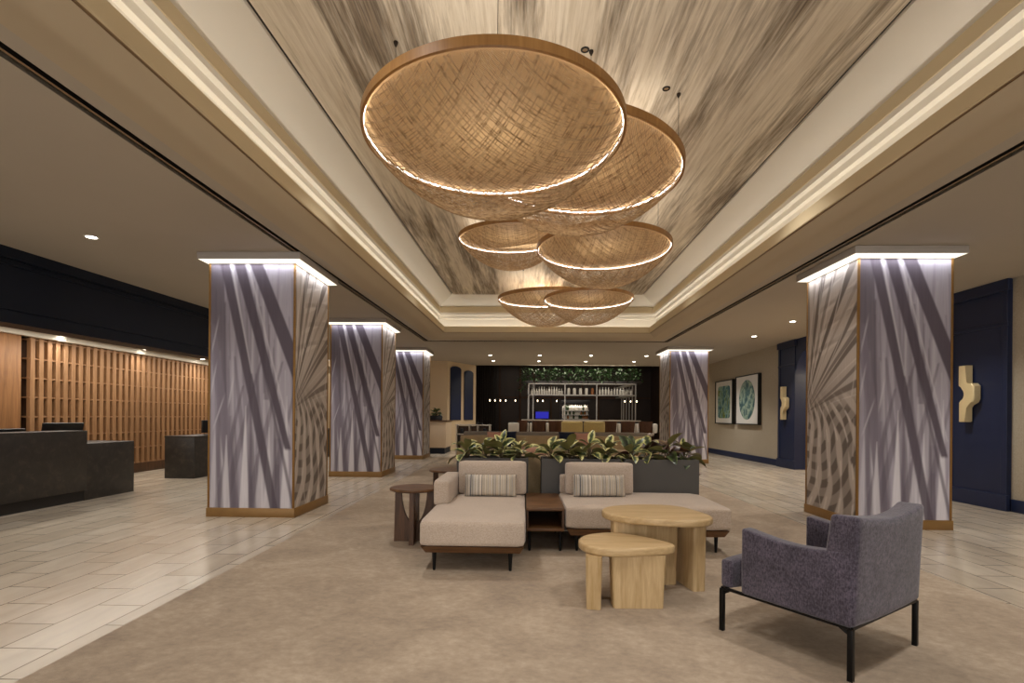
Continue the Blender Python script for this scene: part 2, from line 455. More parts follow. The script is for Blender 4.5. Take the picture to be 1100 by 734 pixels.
P_ = loop(0.75, 4.22)
b = MB(); b.poly([(p[0], p[1]) for p in P_], 4.22, 4.30)
struct(b.build('ceiling_panel', M['panel']))

# left: midnight bulkhead over the reception recess
bk = MB()
def bulk(x_off, z0, z1, t):
    bk.poly([(-6.72 + x_off, -3), (-5.62 + x_off, 13.3), (-5.62 + x_off - t, 13.3), (-6.72 + x_off - t, -3)], z0, z1)
bulk(0, 2.31, ZC, 0.35); bulk(0.05, ZC - 0.13, ZC, 0.05); bulk(0.03, 2.47, 2.50, 0.03); bulk(0.02, 2.31, 2.34, 0.02); bulk(0.025, ZC - 0.2, ZC - 0.17, 0.025)
struct(bk.build('wall_bulkhead', M['navyd'], smooth=False))
struct(MB().poly([(-8.6, -3), (-6.9, -3), (-5.8, 13.3), (-5.8, 16.5), (-8.6, 16.5)], 2.60, 2.70).build('ceiling_reception', M['ceil']))
struct(MB().box(-8.6, -8.45, -3, 18.1, 0, 3.2).build('wall_left', M['wallB']))
struct(MB().box(-8.18, -8.08, -3, 16.5, 2.5, 2.6, 0.008).build('trim_11', M['cornice']))
struct(MB().box(-8.6, -2.72, 18.1, 18.25, 0, 3.2).build('wall_back', M['wallB']))
# wood cladding
pn = thing('wood_panel', 'plain upright oak panel left of the slatted screen behind the desk', 'wall panel', (-8.3, 5, 0))
MB().box(-8.44, -8.15, -2.5, 8.1, 0, 2.5, 0.004).build('panel_board', M['slatp'], pn, True)
MB().box(-8.44, -8.30, 8.1, 8.24, 0, 2.5).build('shadow_gap', M['slatb'], pn, True)
ls = thing('slat_screen', 'oak lattice screen of upright slats and cross rails behind reception', 'slatted screen', (-8.3, 12, 0))
MB().box(-8.44, -8.32, 8.24, 16.5, 0.0, 2.5).build('backing_board', M['slatb'], ls, True)
s_ = MB(); y = 8.27
while y < 16.3:
    s_.box(-8.235, -8.165, y, y + 0.085, 0.2, 2.5, 0.004, 1); y += 0.155
s_.build('upright_slats', M['slat'], ls, True)
s_ = MB()
for k in range(8): s_.box(-8.31, -8.178, 8.26, 16.4, 0.2 + k * 0.322, 0.226 + k * 0.322, 0.003, 1)
s_.build('cross_rails', M['slat'], ls, True)
MB().box(-8.32, -8.17, 8.24, 16.5, 0, 0.2, 0.004).build('plinth', M['walnutz'], ls, True)

# right wall with navy portal
XR = 6.7
struct(MB().box(XR, XR + 0.15, -3, 7.2, 0, ZC).build('wall_right', M['wallR']))
struct(MB().box(XR, XR + 0.15, 13.55, 26, 0, ZC).build('wall_right.001', M['wallR']))
def portal():
    b = MB()
    # arched portal outline in (y, z), 0.5 m deep
    pts = [(8.2, 0)]
    y0, y1, zs, r = 8.2, 12.72, 2.3, 0.62
    for k in range(9):
        a = PI - k * PI / 16; pts.append((y0 + r + r * math.cos(a), zs + r * math.sin(a)))
    for k in range(9):
        a = PI / 2 - k * PI / 16; pts.append((y1 - r + r * math.cos(a), zs + r * math.sin(a)))
    pts.append((y1, 0))
    arch = pts
    XF, XB = XR - 0.05, XR + 0.5
    def face(x):
        # left pier, right pier and spandrel as a strip between arch and outer frame
        outer = [(7.2, 0)] + [(7.2 + (13.55 - 7.2) * k / (len(arch) - 3), ZC) for k in range(len(arch) - 2)] + [(13.55, 0)]
        va = [b.bm.verts.new((x, *p)) for p in arch]; vo = [b.bm.verts.new((x, *p)) for p in outer]
        for k in range(len(arch) - 1): b.bm.faces.new((va[k], va[k + 1], vo[k + 1], vo[k]))
        return va, vo
    a1, o1 = face(XF); a2, o2 = face(XB)
    for k in range(len(arch) - 1):
        b.bm.faces.new((a1[k], a1[k + 1], a2[k + 1], a2[k])); b.bm.faces.new((o1[k], o1[k + 1], o2[k + 1], o2[k]))
    return b
struct(portal().build('wall_portal', M['navy'], ang=30))
tr = MB()
for (ya, yb) in ((7.2, 8.2), (12.72, 13.55)):
    tr.box(XR - 0.09, XR - 0.04, ya - 0.02, yb + 0.02, 0, 0.22, 0.006)          # plinth
    tr.box(XR - 0.075, XR - 0.04, ya - 0.015, yb + 0.01, 2.56, 2.61, 0.008)      # band
    tr.box(XR - 0.10, XR - 0.04, ya - 0.04, yb + 0.02, ZC - 0.16, ZC, 0.012)     # crown
    for yy in (ya + 0.0, yb - 0.09): tr.box(XR - 0.07, XR - 0.04, yy, yy + 0.09, 0.22, ZC - 0.16, 0.006)
struct(tr.build('trim_portal', M['navy'], smooth=False))
struct(MB().box(XR - 0.03, XR, 13.57, 26, 0, 0.17, 0.005).build('baseboard_right', M['navy']))
struct(MB().box(XR - 0.03, XR, -3, 7.17, 0, 0.17, 0.005).build('baseboard_right.001', M['navy']))
# passage beyond the portal
struct(MB().box(9.9, 10.0, 6, 15, 0, 3.0).build('wall_passage', M['wallB']))
struct(MB().box(XR + 0.5, 10, 6.1, 6.2, 0, 3.0).build('wall_passage.001', M['wallB']))
struct(MB().box(XR + 0.5, 10, 14.9, 15, 0, 3.0).build('wall_passage.002', M['wallB']))
struct(MB().box(XR + 0.4, 10, 6.1, 15, 3.0, 3.1).build('ceiling_passage', M['ceil']))

# back: bar hall
struct(MB().box(-4, 7.2, 19.6, 28, 3.9, 4.0).build('ceiling_bar', M['darkceil']))
struct(MB().box(-4, 7.2, 19.5, 19.62, ZC + 0.02, 3.95).build('wall_header', M['darkceil']))
struct(MB().box(-4, 7.2, 26.6, 26.75, 0, 4).build('wall_bar', M['darkwall']))
struct(MB().box(6.55, 6.68, 19.62, 26.6, 0, 4).build('wall_bar.001', M['darkwall']))
struct(MB().box(-2.9, -2.75, 19.7, 26.6, 0, 4).build('wall_bar.002', M['darkwall']))
# angled cream wall with two navy arched panels
A0, A1 = Vector((-2.74, 18.12, 0)), Vector((-1.86, 19.7, 0))
dA = (A1 - A0).normalized(); nA = Vector((dA.y, -dA.x, 0)); LA = (A1 - A0).length
MA = Matrix((( dA.x, -nA.x, 0, A0.x), (dA.y, -nA.y, 0, A0.y), (0, 0, 1, 0), (0, 0, 0, 1)))
wa = MB(); wa.box(0, LA, 0, 0.15, 0, ZC, mat=MA); struct(wa.build('wall_angled', M['wallB']))
for i, (u0, u1, zt) in enumerate(((0.18, 0.80, 3.05), (1.02, 1.58, 2.96))):
    b = MB(); n = 14; r = (u1 - u0) / 2
    prof = [(u0, 1.1)] + [(u0 + r - r * math.cos(PI * k / n), zt - r * 0.35 + r * 0.35 * math.sin(PI * k / n)) for k in range(n + 1)] + [(u1, 1.1)]
    f0 = [b.bm.verts.new(MA @ Vector((u, -0.04, z))) for u, z in prof]; f1 = [b.bm.verts.new(MA @ Vector((u, 0.0, z))) for u, z in prof]
    b.bm.faces.new(f0); b.bm.faces.new(list(reversed(f1)))
    for k in range(len(prof)): b.bm.faces.new((f0[k], f0[(k + 1) % len(prof)], f1[(k + 1) % len(prof)], f1[k]))
    o = b.build('arched_panel', M['navy'])
    tag(o, ('left' if i == 0 else 'right') + ' one of two navy arch topped panels on the cream angled wall', 'wall panel', 'navy arched panels', 'thing')

# ------------------------------------------------------------------ columns
def sstep(a, b_, x):
    t = np.clip((x - a) / (b_ - a), 0, 1); return t * t * (3 - 2 * t)
def hexv(h): return np.array(lin(h)[:3])
def put(col, mask, c, al=1.0):
    m = (mask * al)[..., None]; return col * (1 - m) + np.array(c) * m
def blade(u, v, top, bot, w_top, w_bot, bend=0.0, soft=0.012):
    """band from (u,v) top to (u,v) bot"""
    t = (top[1] - v) / (top[1] - bot[1])
    uc = top[0] + (bot[0] - top[0]) * t + bend * t * (1 - t)
    w = w_top + (w_bot - w_top) * t
    return sstep(w + soft, w - soft, np.abs(u - uc)) * sstep(-0.01, 0.01, t) * sstep(1.01, 0.99, t)
def printA(u, v):
    D, Mi, L, H_ = hexv('#564c55'), hexv('#7d747e'), hexv('#aca5ad'), hexv('#d3cdd0')
    rs = np.random.RandomState(3)
    col = np.ones(u.shape + (3,)) * hexv('#a098a1')
    col = put(col, sstep(0.0, 0.5, u) * sstep(0.2, 0.7, v), L, 0.7)
    for k in range(110):                                        # fine reeds fanning downwards
        x = rs.uniform(0.05, 1.2); sl = rs.uniform(-0.22, 0.12) + (x - 0.5) * 0.10
        c = (Mi, L, H_, D)[rs.choice(4, p=[.4, .3, .15, .15])]
        y1 = rs.uniform(0.75, 1.02) if rs.rand() < 0.6 else rs.uniform(0.3, 0.7); y0 = max(-0.1, y1 - rs.uniform(0.35, 1.0))
        col = put(col, blade(u, v, (x - sl * (1 - y1), y1), (x - sl * (1 - y0), y0), rs.uniform(0.004, 0.014), rs.uniform(0.008, 0.034), rs.uniform(-.05, .05)), c, rs.uniform(0.2, 0.6))
    col = put(col, blade(u, v, (0.05, 1.02), (0.24, -0.05), 0.11, 0.0, 0.03), D, 0.7)     # broad dark leaf at the left
    col = put(col, blade(u, v, (0.02, 0.75), (0.30, -0.02), 0.05, 0.07, 0.05), Mi, 0.8)
    for (x0, v0, x1, v1, a) in ((0.62, .62, .18, -.02, .6), (0.86, .60, .46, -.02, .55), (0.40, .50, .10, -.02, .6), (1.02, .5, .70, -.02, .5), (0.30, 0.62, 0.52, -.02, .55), (0.55, .55, .76, -.02, .5)):
        col = put(col, blade(u, v, (x0, v0), (x1, v1), 0.012, 0.05, -0.04), (D * 0.5 + Mi * 0.5), a)
    for (x, a, h) in ((0.06, .5, .34), (0.20, .75, .30), (0.42, .9, .42), (0.60, .55, .24), (0.70, .8, .33), (0.90, .9, .46), (0.98, .4, .2)):   # light wedges at the foot
        w = 0.055 * np.clip(1 - v / h, 0, 1)
        col = put(col, sstep(w + 0.012, w - 0.012, np.abs(u - x - 0.03 * v)) * (v < h), H_, a)
    for (x, h) in ((0.13, .45), (0.31, .4), (0.52, .36), (0.80, .38)):
        w = 0.018 + 0.03 * np.clip(1 - v / h, 0, 1)
        col = put(col, sstep(w + 0.01, w - 0.01, np.abs(u - x + 0.05 * v)) * sstep(h, h - .1, v), D, 0.45)
    col = put(col, blade(u, v, (0.16, 1.02), (0.78, -0.02), 0.055, 0.045, 0.05), D, 0.9)
    col = put(col, blade(u, v, (0.33, 1.02), (0.93, 0.24), 0.065, 0.035, 0.02), D, 0.95)
    col = put(col, blade(u, v, (0.52, 1.02), (1.10, 0.50), 0.075, 0.085, 0.01), D, 0.95)
    col = put(col, blade(u, v, (0.24, 1.02), (0.50, 0.55), 0.014, 0.004, 0.0), H_, 0.7)
    col = put(col, blade(u, v, (0.43, 1.02), (0.96, 0.30), 0.012, 0.006, 0.0), H_, 0.55)
    col = put(col, blade(u, v, (0.55, 0.70), (1.0, 0.0), 0.012, 0.02, 0.03), D, 0.7)
    for (x0, v0, x1, v1) in ((0.02, .62, .12, .80), (0.0, .42, .10, .62), (0.22, .40, .30, .56), (0.03, .30, .2, .48)):
        t = (v - v0) / (v1 - v0); uc = x0 + (x1 - x0) * t
        col = put(col, sstep(0.016, 0.004, np.abs(u - uc)) * sstep(0, .3, t) * sstep(1, .6, t), H_, 0.4)
    return col
def printB(u, v):  # side faces: palette browned, partly warm light put into the print colour
    D, Mi, L, H_ = hexv('#5d524b'), hexv('#8b7f76'), hexv('#bbb0a6'), hexv('#d3c9bf')
    rs = np.random.RandomState(8)
    col = np.ones(u.shape + (3,)) * hexv('#b7aba0')
    V = (v - 0.40) * 2.95; U = (u + 0.06)                        # metres around the fan's root
    r = np.sqrt(U * U + V * V); th = np.degrees(np.arctan2(V, U))
    for k in range(16):
        y = 0.62 + k * 0.028; col = put(col, sstep(0.014, 0.006, np.abs(v - y - 0.13 * u + 0.05 * u * u * (k % 3))) * sstep(0.1, 0.5, u + rs.uniform(-.2, .3)), (H_, Mi, L)[k % 3], 0.5)
    for a, w, al in ((86, 1.3, .6), (80, 1.0, .5), (75, 1.6, .85), (69, 1.2, .6), (64, 1.7, .9), (58, .9, .5), (53, 1.6, .8), (46, 1.5, .7), (38, 1.6, .85), (29, 1.8, .7), (21, 2.4, .8)):
        col = put(col, sstep(w * 1.25, w * .75, np.abs(th - a - 3 * np.sin(r * 1.6 + a))) * sstep(0.02, 0.15, r) * sstep(3.2, 1.4 + (a % 7) * .25, r), D if al > .55 else Mi, al)
    for a in (83, 72, 61, 49, 33, 24, 15):
        col = put(col, sstep(.7, .3, np.abs(th - a - 3 * np.sin(r * 1.6 + a))) * sstep(.2, .5, r), H_, 0.5)
    low = sstep(0.52, 0.40, v)
    V2 = (v - 0.56) * 2.95; r = np.sqrt((u + .12) ** 2 + V2 * V2); th = np.degrees(np.arctan2(V2, u + .12))
    col = put(col, sstep(.12, .0, np.abs(v - .45 - .12 * u)) * sstep(1.1, .2, u), Mi, 0.45)
    tl = th - 0.0 + 26 * r * (th < 0)                             # drooping fan beneath, curling down
    for a, w in ((14, 3.0), (5, 3.0), (-4, 3.2), (-12, 3.2), (-22, 3.4), (-33, 3.4), (-45, 3.2), (-56, 3.0), (-66, 2.6), (-75, 2.2)):
        cut = 0.55 + 0.45 * sstep(-.2, .3, np.sin(r * 30 + a * 3.1 + 2 * np.sin(th * .12)))
        col = put(col, sstep(w * 1.2, w * .7, np.abs(tl - a + 1.5 * np.sin(r * 9 + a))) * sstep(0.05, 0.2, r) * low * cut, D, 0.9)
        col = put(col, sstep(1.1, .4, np.abs(tl - a - w * 1.5)) * sstep(0.1, 0.3, r) * low * sstep(.1, .5, np.sin(r * 17 + a)), H_, 0.6)
    for k in range(14):
        x = rs.uniform(0, 1); y = rs.uniform(0.0, 0.9)
        col = put(col, blade(u, v, (x, y + .1), (x + rs.uniform(-.1, .1), y - .05), .004, .012), H_, .45)
    return col
def shaft_mesh(w, h, z0):
    verts, faces, cols, n0 = [], [], [], 0
    for f in range(4):
        nx, ny = (120, 340) if f != 2 else (30, 90)
        uu, vv = np.meshgrid(np.linspace(0, 1, nx + 1), np.linspace(0, 1, ny + 1))
        a = (uu - 0.5) * w
        x, y = [(a, -w / 2 + 0 * a), (w / 2 + 0 * a, a), (-a, w / 2 + 0 * a), (-w / 2 + 0 * a, -a)][f]
        verts.append(np.stack([x, y, z0 + vv * h], -1).reshape(-1, 3))
        cols.append((printA if f in (0, 2) else printB)(uu, vv).reshape(-1, 3))
        i = np.arange((nx + 1) * (ny + 1)).reshape(ny + 1, nx + 1) + n0
        faces.append(np.stack([i[:-1, :-1], i[:-1, 1:], i[1:, 1:], i[1:, :-1]], -1).reshape(-1, 4)); n0 += (nx + 1) * (ny + 1)
    V = np.concatenate(verts); Fc = np.concatenate(faces); C = np.concatenate(cols)
    me = bpy.data.meshes.new('shaft'); me.vertices.add(len(V)); me.vertices.foreach_set('co', V.astype(np.float32).ravel())
    me.loops.add(Fc.size); me.loops.foreach_set('vertex_index', Fc.astype(np.int32).ravel())
    me.polygons.add(len(Fc)); me.polygons.foreach_set('loop_start', np.arange(0, Fc.size, 4, dtype=np.int32)); me.polygons.foreach_set('loop_total', np.full(len(Fc), 4, np.int32))
    at = me.color_attributes.new('print', 'FLOAT_COLOR', 'POINT')
    at.data.foreach_set('color', np.concatenate([C, np.ones((len(C), 1))], 1).astype(np.float32).ravel())
    me.update(calc_edges=True); me.validate(); me.materials.append(M['print'])
    return me
CW, CH = 1.05, 3.085
proto = thing('column', 'x', 'column', (0, 0, 0))
o = bpy.data.objects.new('shaft', shaft_mesh(CW, CH - 0.11, 0.11)); COL.objects.link(o); o.parent = proto
MB().box(-CW / 2 - .018, CW / 2 + .018, -CW / 2 - .018, CW / 2 + .018, 0, 0.11, 0.004).build('base_plinth', M['goldbase'], proto)
for sx in (-1, 1):
    for sy in (-1, 1):
        x, y = sx * (CW / 2 - 0.004), sy * (CW / 2 - 0.004)
        MB().box(x - .012, x + .012, y - .012, y + .012, 0.11, CH, 0.002).build('corner_trim', M['gold'], proto)
q = CW / 2 + 0.10
MB().box(-q, q, -q, q, CH + 0.03, ZC - 0.002, 0.003).build('cap', M['cap'], proto)
b = MB()
for k in range(4):
    R_ = Matrix.Rotation(k * PI / 2, 3, 'Z')
    p = [R_ @ Vector(v) for v in ((-q + .008, -q + .008, CH + 0.028), (q - .008, -q + .008, CH + 0.028), (CW / 2, -CW / 2, CH - 0.0), (-CW / 2, -CW / 2, CH - 0.0))]
    b.quad(*p)
b.build('cap_light', M['capled'], proto, smooth=False)
COLS = [(-2.79 - CW / 2, 6.15 + CW / 2, 'nearest palm print column on the left beside the carpet'),
        (-2.875 - CW / 2, 10.28 + CW / 2, 'middle palm print column in the left row of three'),
        (-2.89 - CW / 2, 14.6 + CW / 2, 'farthest palm print column in the left row of three'),
        (3.80 + CW / 2, 5.93 + CW / 2, 'large palm print column behind the purple armchair'),
        (4.01 + CW / 2, 14.2 + CW / 2, 'farther palm print column on the right, behind the planters')]
for i, (x, y, lb) in enumerate(COLS):
    o = proto if i == 0 else dup(proto, (x, y, 0))
    o.location = (x, y, 0); o['label'] = lb; o['group'] = 'palm print columns'
    e = 0.85
    for (dx, dy, sx, sy) in ((0, -1, CW, .05), (0, 1, CW, .05), (1, 0, .05, CW), (-1, 0, .05, CW)):
        lamp('AREA', (x + dx * (CW / 2 + .05), y + dy * (CW / 2 + .05), CH - 0.005), e, (0.86, 0.9, 1.0), sx, sy)

# ------------------------------------------------------------------ pendants
pend = thing('pendant_light', 'x', 'pendant light', (0, 0, 0), group='woven dish pendants')
R0, DP = 1.0, 0.56
MB().lathe([(R0 - .004, 0), (R0 + .018, 0), (R0 + .018, .066), (R0 - .004, .066)], 128, closed=True).build('hoop', M['hoop'], pend, ang=30)
MB().lathe([(0.0, .052), (R0 - .004, .052), (R0 - .004, .060), (0.0, .060)], 96).build('woven_top', M['weave'], pend)
MB().lathe([(R0 - .005, .024), (R0 - .012, .024), (R0 - .012, .037), (R0 - .005, .037)], 128, closed=True).build('light_ring', M['led'], pend)
def strands():
    verts, faces = [], []
    rs = np.random.RandomState(4)
    hw = 0.0015
    for fam, ang0 in enumerate((0.62, -0.78)):
        N = 120
        for k in range(N):
            cc = -0.992 + 1.984 * (k + 0.5) / N + rs.uniform(-.003, .003)
            ang = ang0 + rs.choice((-.06, 0, .06)) + rs.uniform(-.02, .02)
            d = np.array([math.cos(ang), math.sin(ang)]); nn = np.array([-d[1], d[0]])
            T = math.sqrt(max(0, (R0 - .01) ** 2 - cc * cc)); n = 22
            ph = np.linspace(-PI / 2, PI / 2, n); t = T * np.sin(ph)
            p = nn[None] * cc + d[None] * t[:, None]
            r2 = (p ** 2).sum(1)
            z = -DP * np.clip(1 - r2 / R0 ** 2, 0, 1) ** 0.85 + 0.004 + fam * 0.006
            base = len(verts)
            for j in range(n):
                for (a, bb) in ((-1, -1), (1, -1), (1, 1), (-1, 1)):
                    verts.append((p[j, 0] + nn[0] * hw * a, p[j, 1] + nn[1] * hw * a, z[j] + bb * 0.0019))
            for j in range(n - 1):
                q0 = base + 4 * j
                for e in range(4): faces.append((q0 + e, q0 + (e + 1) % 4, q0 + 4 + (e + 1) % 4, q0 + 4 + e))
    me = bpy.data.meshes.new('woven_shade'); me.from_pydata(verts, [], faces); me.update(); me.materials.append(M['rope'])
    return me
o = bpy.data.objects.new('woven_shade', strands()); COL.objects.link(o); o.parent = pend
PEND = [(-0.225, 3.652, 3.22, .905, .017, -.016, 'largest nearest woven dish pendant with glowing rim, front of the cluster'),
        (0.493, 5.333, 3.80, 1.085, -.09, .02, 'second large woven dish pendant overlapping behind the nearest one'),
        (-0.21, 7.976, 4.0, .82, .05, .02, 'left woven pendant of the middle pair, partly hidden'),
        (1.102, 7.271, 3.60, .925, -.02, 0, 'right woven pendant of the middle pair'),
        (0.479, 11.204, 3.80, 1.05, .04, -.02, 'left woven pendant of the farthest pair'),
        (1.147, 9.29, 3.35, .79, 0, 0, 'right woven pendant of the farthest pair, hanging lowest in view')]
PO = [pend] + [dup(pend, (0, 0, 0)) for _ in PEND[1:]]
for i, (x, y, z, r, tx, ty, lb) in enumerate(PEND):
    o = PO[i]
    o.location = (x, y, z); o.scale = (r, r, r); o.rotation_euler = (ty, -tx, 0.4 * i * (i > 0)); o['label'] = lb
    top = 4.22
    Rm = o.rotation_euler.to_matrix()
    for k in range(3):
        a = 0.6 + k * 2 * PI / 3 + 0.5 * i
        p = Vector((x, y, z)) + Rm @ (Vector((math.cos(a), math.sin(a), 0.06)) * r * 1.0)
        inv = lambda w: (Rm.transposed() @ (Vector(w) - Vector((x, y, z)))) / r
        cb = MB(); cb.tube([inv(p), inv((p.x, p.y, top))], 0.0022 / r, 6); cm = MB(); cm.lathe([(0, 0), (.018 / r, 0), (.018 / r, -.012 / r), (.006 / r, -.04 / r), (0, -.04 / r)], 12, tuple(inv((p.x, p.y, top))))
        cm.build('ceiling_mount', M['cable'], cb.build('cable', M['cable'], o))
    lamp('POINT', (x, y, z - 0.36 * r), 2.6 * r * r, (1, 0.93, 0.84), 0.3)  # added lamp inside the bowl, lifts the tray beyond the light ring
    lamp('AREA', (x, y, z + 0.07 * r + 0.01), 3.0 * r, (1, 0.93, 0.82), 1.5 * r, 1.5 * r, (PI, 0, 0))  # added upward wash to brighten the ceiling panel, no such fitting modelled

# ------------------------------------------------------------------ downlights
dl = thing('recessed_downlight', 'x', 'downlight', (0, 0, 0), group='recessed ceiling downlights')
MB().lathe([(.052, 0), (.072, 0), (.07, -.006), (.052, -.006)], 24, closed=True).build('trim_ring', M['trimw'], dl)
MB().lathe([(0, -.003), (.053, -.003), (.053, -.001), (0, -.001)], 24).build('lens', M['lens'], dl)
first = [True]
def downlight(x, y, z, lb, e=40, ang=115, vis=True):
    if vis:
        o = dl if first[0] else dup(dl, (0, 0, 0)); first[0] = False
        o.location = (x, y, z); o['label'] = lb
    if e: lamp('SPOT', (x, y, z - 0.03), e, (1, 0.975, 0.95), 0.06, angle=ang, blend=0.8)
downlight(-4.80, 5.55, ZC, 'lone downlight in the low left ceiling before the dark bulkhead', 50)
downlight(5.45, 12.3, ZC, 'left of two downlights over the right walkway', 50)
downlight(5.37, 10.4, ZC, 'right of two downlights over the right walkway', 50)
for i, x in enumerate((-1.09, 0.49, 2.11, 3.86)): downlight(x, 16.3, ZC, '%s downlight of the nearer row before the bar' % ('leftmost', 'second from left', 'third from left', 'rightmost')[i], 30)
for i, x in enumerate((-1.09, 0.51, 2.15, 3.83)): downlight(x, 18.0, ZC, '%s downlight of the farther row before the bar' % ('leftmost', 'second from left', 'third from left', 'rightmost')[i], 25)
for i, y in enumerate((8.73, 10.59, 12.42)): downlight(-8.0 + .04 * i, y, 2.6, '%s downlight above the slatted reception screen' % ('left', 'middle', 'right')[i], 5, 150)
for y in (5.0, 9.0, 13.0): lamp('AREA', (-7.5, y, 2.59), 15, (1, 0.93, 0.82), 0.25, 3.8)  # added strips to even the light on the slats, no fixture there
for (x, y) in ((-4.8, 1.6), (-4.8, 9.6), (-4.8, 13.5), (5.3, 4.0), (5.3, 7.6), (5.3, 0.8), (5.3, 15.5), (-4.5, 16.5)): downlight(x, y, ZC, '', 28 if y < 2 else 50, vis=False)
sp = thing('ceiling_spotlight', 'x', 'spotlight', (0, 0, 0), group='pinhole spotlights in the papered ceiling')
MB().lathe([(.022, 0), (.036, 0), (.034, -.006), (.022, -.006)], 20, closed=True).build('trim_ring', M['black'], sp)
MB().lathe([(0, -.002), (.023, -.002), (.023, .0), (0, .0)], 20).build('aperture', M['slotmid'], sp)
for i, (x, y, lb) in enumerate(((0.47, 4.15, 'small black pinhole spotlight beside the nearest pendant'), (1.26, 4.65, 'small black pinhole spotlight right of the second pendant'), (1.70, 7.9, 'small black pinhole spotlight above the middle pendants'))):
    o = sp if i == 0 else dup(sp, (0, 0, 0)); o.location = (x, y, 4.22); o['label'] = lb
for (x, y, e) in ((-1.3, 2.2, 60), (2.2, 2.4, 60), (0.47, 1.0, 60), (-1.4, 5.4, 50), (2.3, 5.6, 55), (2.2, 9.4, 50), (-1.3, 9.4, 50), (0.5, 11.9, 50)):
    lamp('SPOT', (x, y, 4.19), e, (1, 0.975, 0.95), 0.10, angle=110, blend=0.9)

# cove light strips in the trough of the cornice
(x0, y0), (x1, y1), (x2, y2), (x3, y3) = TR
CE, CC = 6.5, (1, 0.955, 0.89)
L_ = y3 - y0
def cove(xa, ya, xb, yb, inx, iny):
    n = 3
    for k in range(n):
        t = (k + .5) / n; x, y = xa + (xb - xa) * t, ya + (yb - ya) * t
        ln = math.hypot(xb - xa, yb - ya) / n; az = math.atan2(yb - ya, xb - xa)
        lamp('AREA', (x, y, 3.42), CE * ln / 15 , CC, ln, 0.05, (PI, 0, az))
cove(x0 + .445, y0 + .45, x3 + .445, y3 - .45, 1, 0); cove(x1 - .445, y1 + .45, x2 - .445, y2 - .45, -1, 0); cove(x3 + .45, y3 - .445, x2 - .45, y2 - .445, 0, -1)

# ------------------------------------------------------------------ reception desks
d = thing('reception_desk', 'long dark stone reception desk with lower right wing', 'reception desk', (-6.6, 6.5, 0))
MB().box(-6.60, -6.22, 2.0, 7.15, 0.15, 1.0, 0.004).build('front_counter', M['stone'], d, True)
MB().box(-7.25, -6.60, 2.0, 8.05, 0.70, 0.74, 0.004).build('work_surface', M['stone'], d, True)
MB().box(-6.62, -6.27, 2.0, 7.25, 0.0, 0.15).build('toe_kick', M['slot'], d, True)
MB().box(-7.25, -6.26, 7.15, 8.08, 0.0, 0.81, 0.004).build('side_wing', M['stone'], d, True)
MB().box(-7.25, -7.2, 2.0, 7.15, 0.0, 0.70).build('modesty_panel', M['stone'], d, True)
def pod(x0_, x1_, ya, yb, h, lb, grp=None):
    p = thing('reception_pod', lb, 'reception desk', ((x0_ + x1_) / 2, (ya + yb) / 2, 0))
    MB().box(x0_, x1_, ya, yb, 0.0, h - .03, 0.003).build('body', M['stone'], p, True)
    MB().box(x0_ - .006, x1_ + .006, ya - .006, yb + .006, h - .03, h, 0.004).build('counter_top', M['stone'], p, True)
pod(-6.93, -6.35, 9.72, 11.9, 0.82, 'dark stone reception pod standing free before the slatted screen')
pod(-6.5, -5.84, 14.9, 16.6, 0.82, 'dark stone pod glimpsed between the first two left columns')
def monitor(loc, rz, lb, tilt=-0.25):
    m = thing('monitor', lb, 'monitor', loc, rz, 'reception monitors')
    MB().box(-.26, .26, -.015, .015, .04, .30, .006, mat=Matrix.Rotation(tilt, 4, 'X')).build('screen', M['blackp'], m)
    MB().box(-.02, .02, -.015, .05, .01, .2, .004).build('neck', M['blackp'], m)
    MB().box(-.10, .10, -.07, .09, 0, .012, .004).build('foot', M['blackp'], m)
monitor((-6.95, 7.52, 0.81), -PI / 2 - 0.35, 'black monitor behind the right end of the long desk')
monitor((-6.95, 6.62, 0.74), -PI / 2 - 0.1, 'black monitor cut off by the left picture edge')
monitor((-6.6, 10.6, 0.82), -PI / 2, 'black monitor on the freestanding pod', 0.0)

# ------------------------------------------------------------------ right wall things
def sconce(y, lb):
    s = thing('wall_sconce', lb, 'wall light', (XR - 0.05, y, 1.64), group='brass wall sconces')
    b = MB(); W = 0.11; h = 0.40
    # profile in (along wall, height): an upper bar and a lower bar offset by a lobe with a round bite
    pts = [(-0.13, 0.42), (0.0, 0.42), (0.0, 0.15), (0.09, 0.15), (0.135, 0.11), (0.135, -0.08), (0.11, -0.13), (0.03, -0.17), (0.0, -0.21), (0.0, -0.41), (-0.03, -0.42), (-0.12, -0.42), (-0.12, -0.13)]
    for k in range(1, 9):
        a = -PI / 2 + k * PI / 9; pts.append((-0.12 + 0.105 * math.cos(a), -0.01 + 0.115 * math.sin(a)))
    pts.append((-0.13, 0.12))
    pts = [(-u, v) for u, v in pts]          # world +y is to the left when facing the wall
    f0 = [b.bm.verts.new((-0.12, u, v)) for u, v in pts]; f1 = [b.bm.verts.new((-0.02, u, v)) for u, v in pts]
    a0 = b.bm.faces.new(f0); b.bm.faces.new(list(reversed(f1)))
    for k in range(len(pts)): b.bm.faces.new((f0[k], f0[(k + 1) % len(pts)], f1[(k + 1) % len(pts)], f1[k]))
    bmesh.ops.bevel(b.bm, geom=list(a0.edges), offset=0.015, segments=3, profile=0.5, affect='EDGES')
    b.build('shade', M['brass'], s)
    MB().box(-0.03, 0.0, -0.04, 0.04, -0.08, 0.08, 0.004).build('backplate', M['brass'], s)
sconce(7.74, 'brass puzzle shaped sconce on the nearer navy pier')
sconce(13.11, 'brass sconce seen edge on, on the farther navy pier')
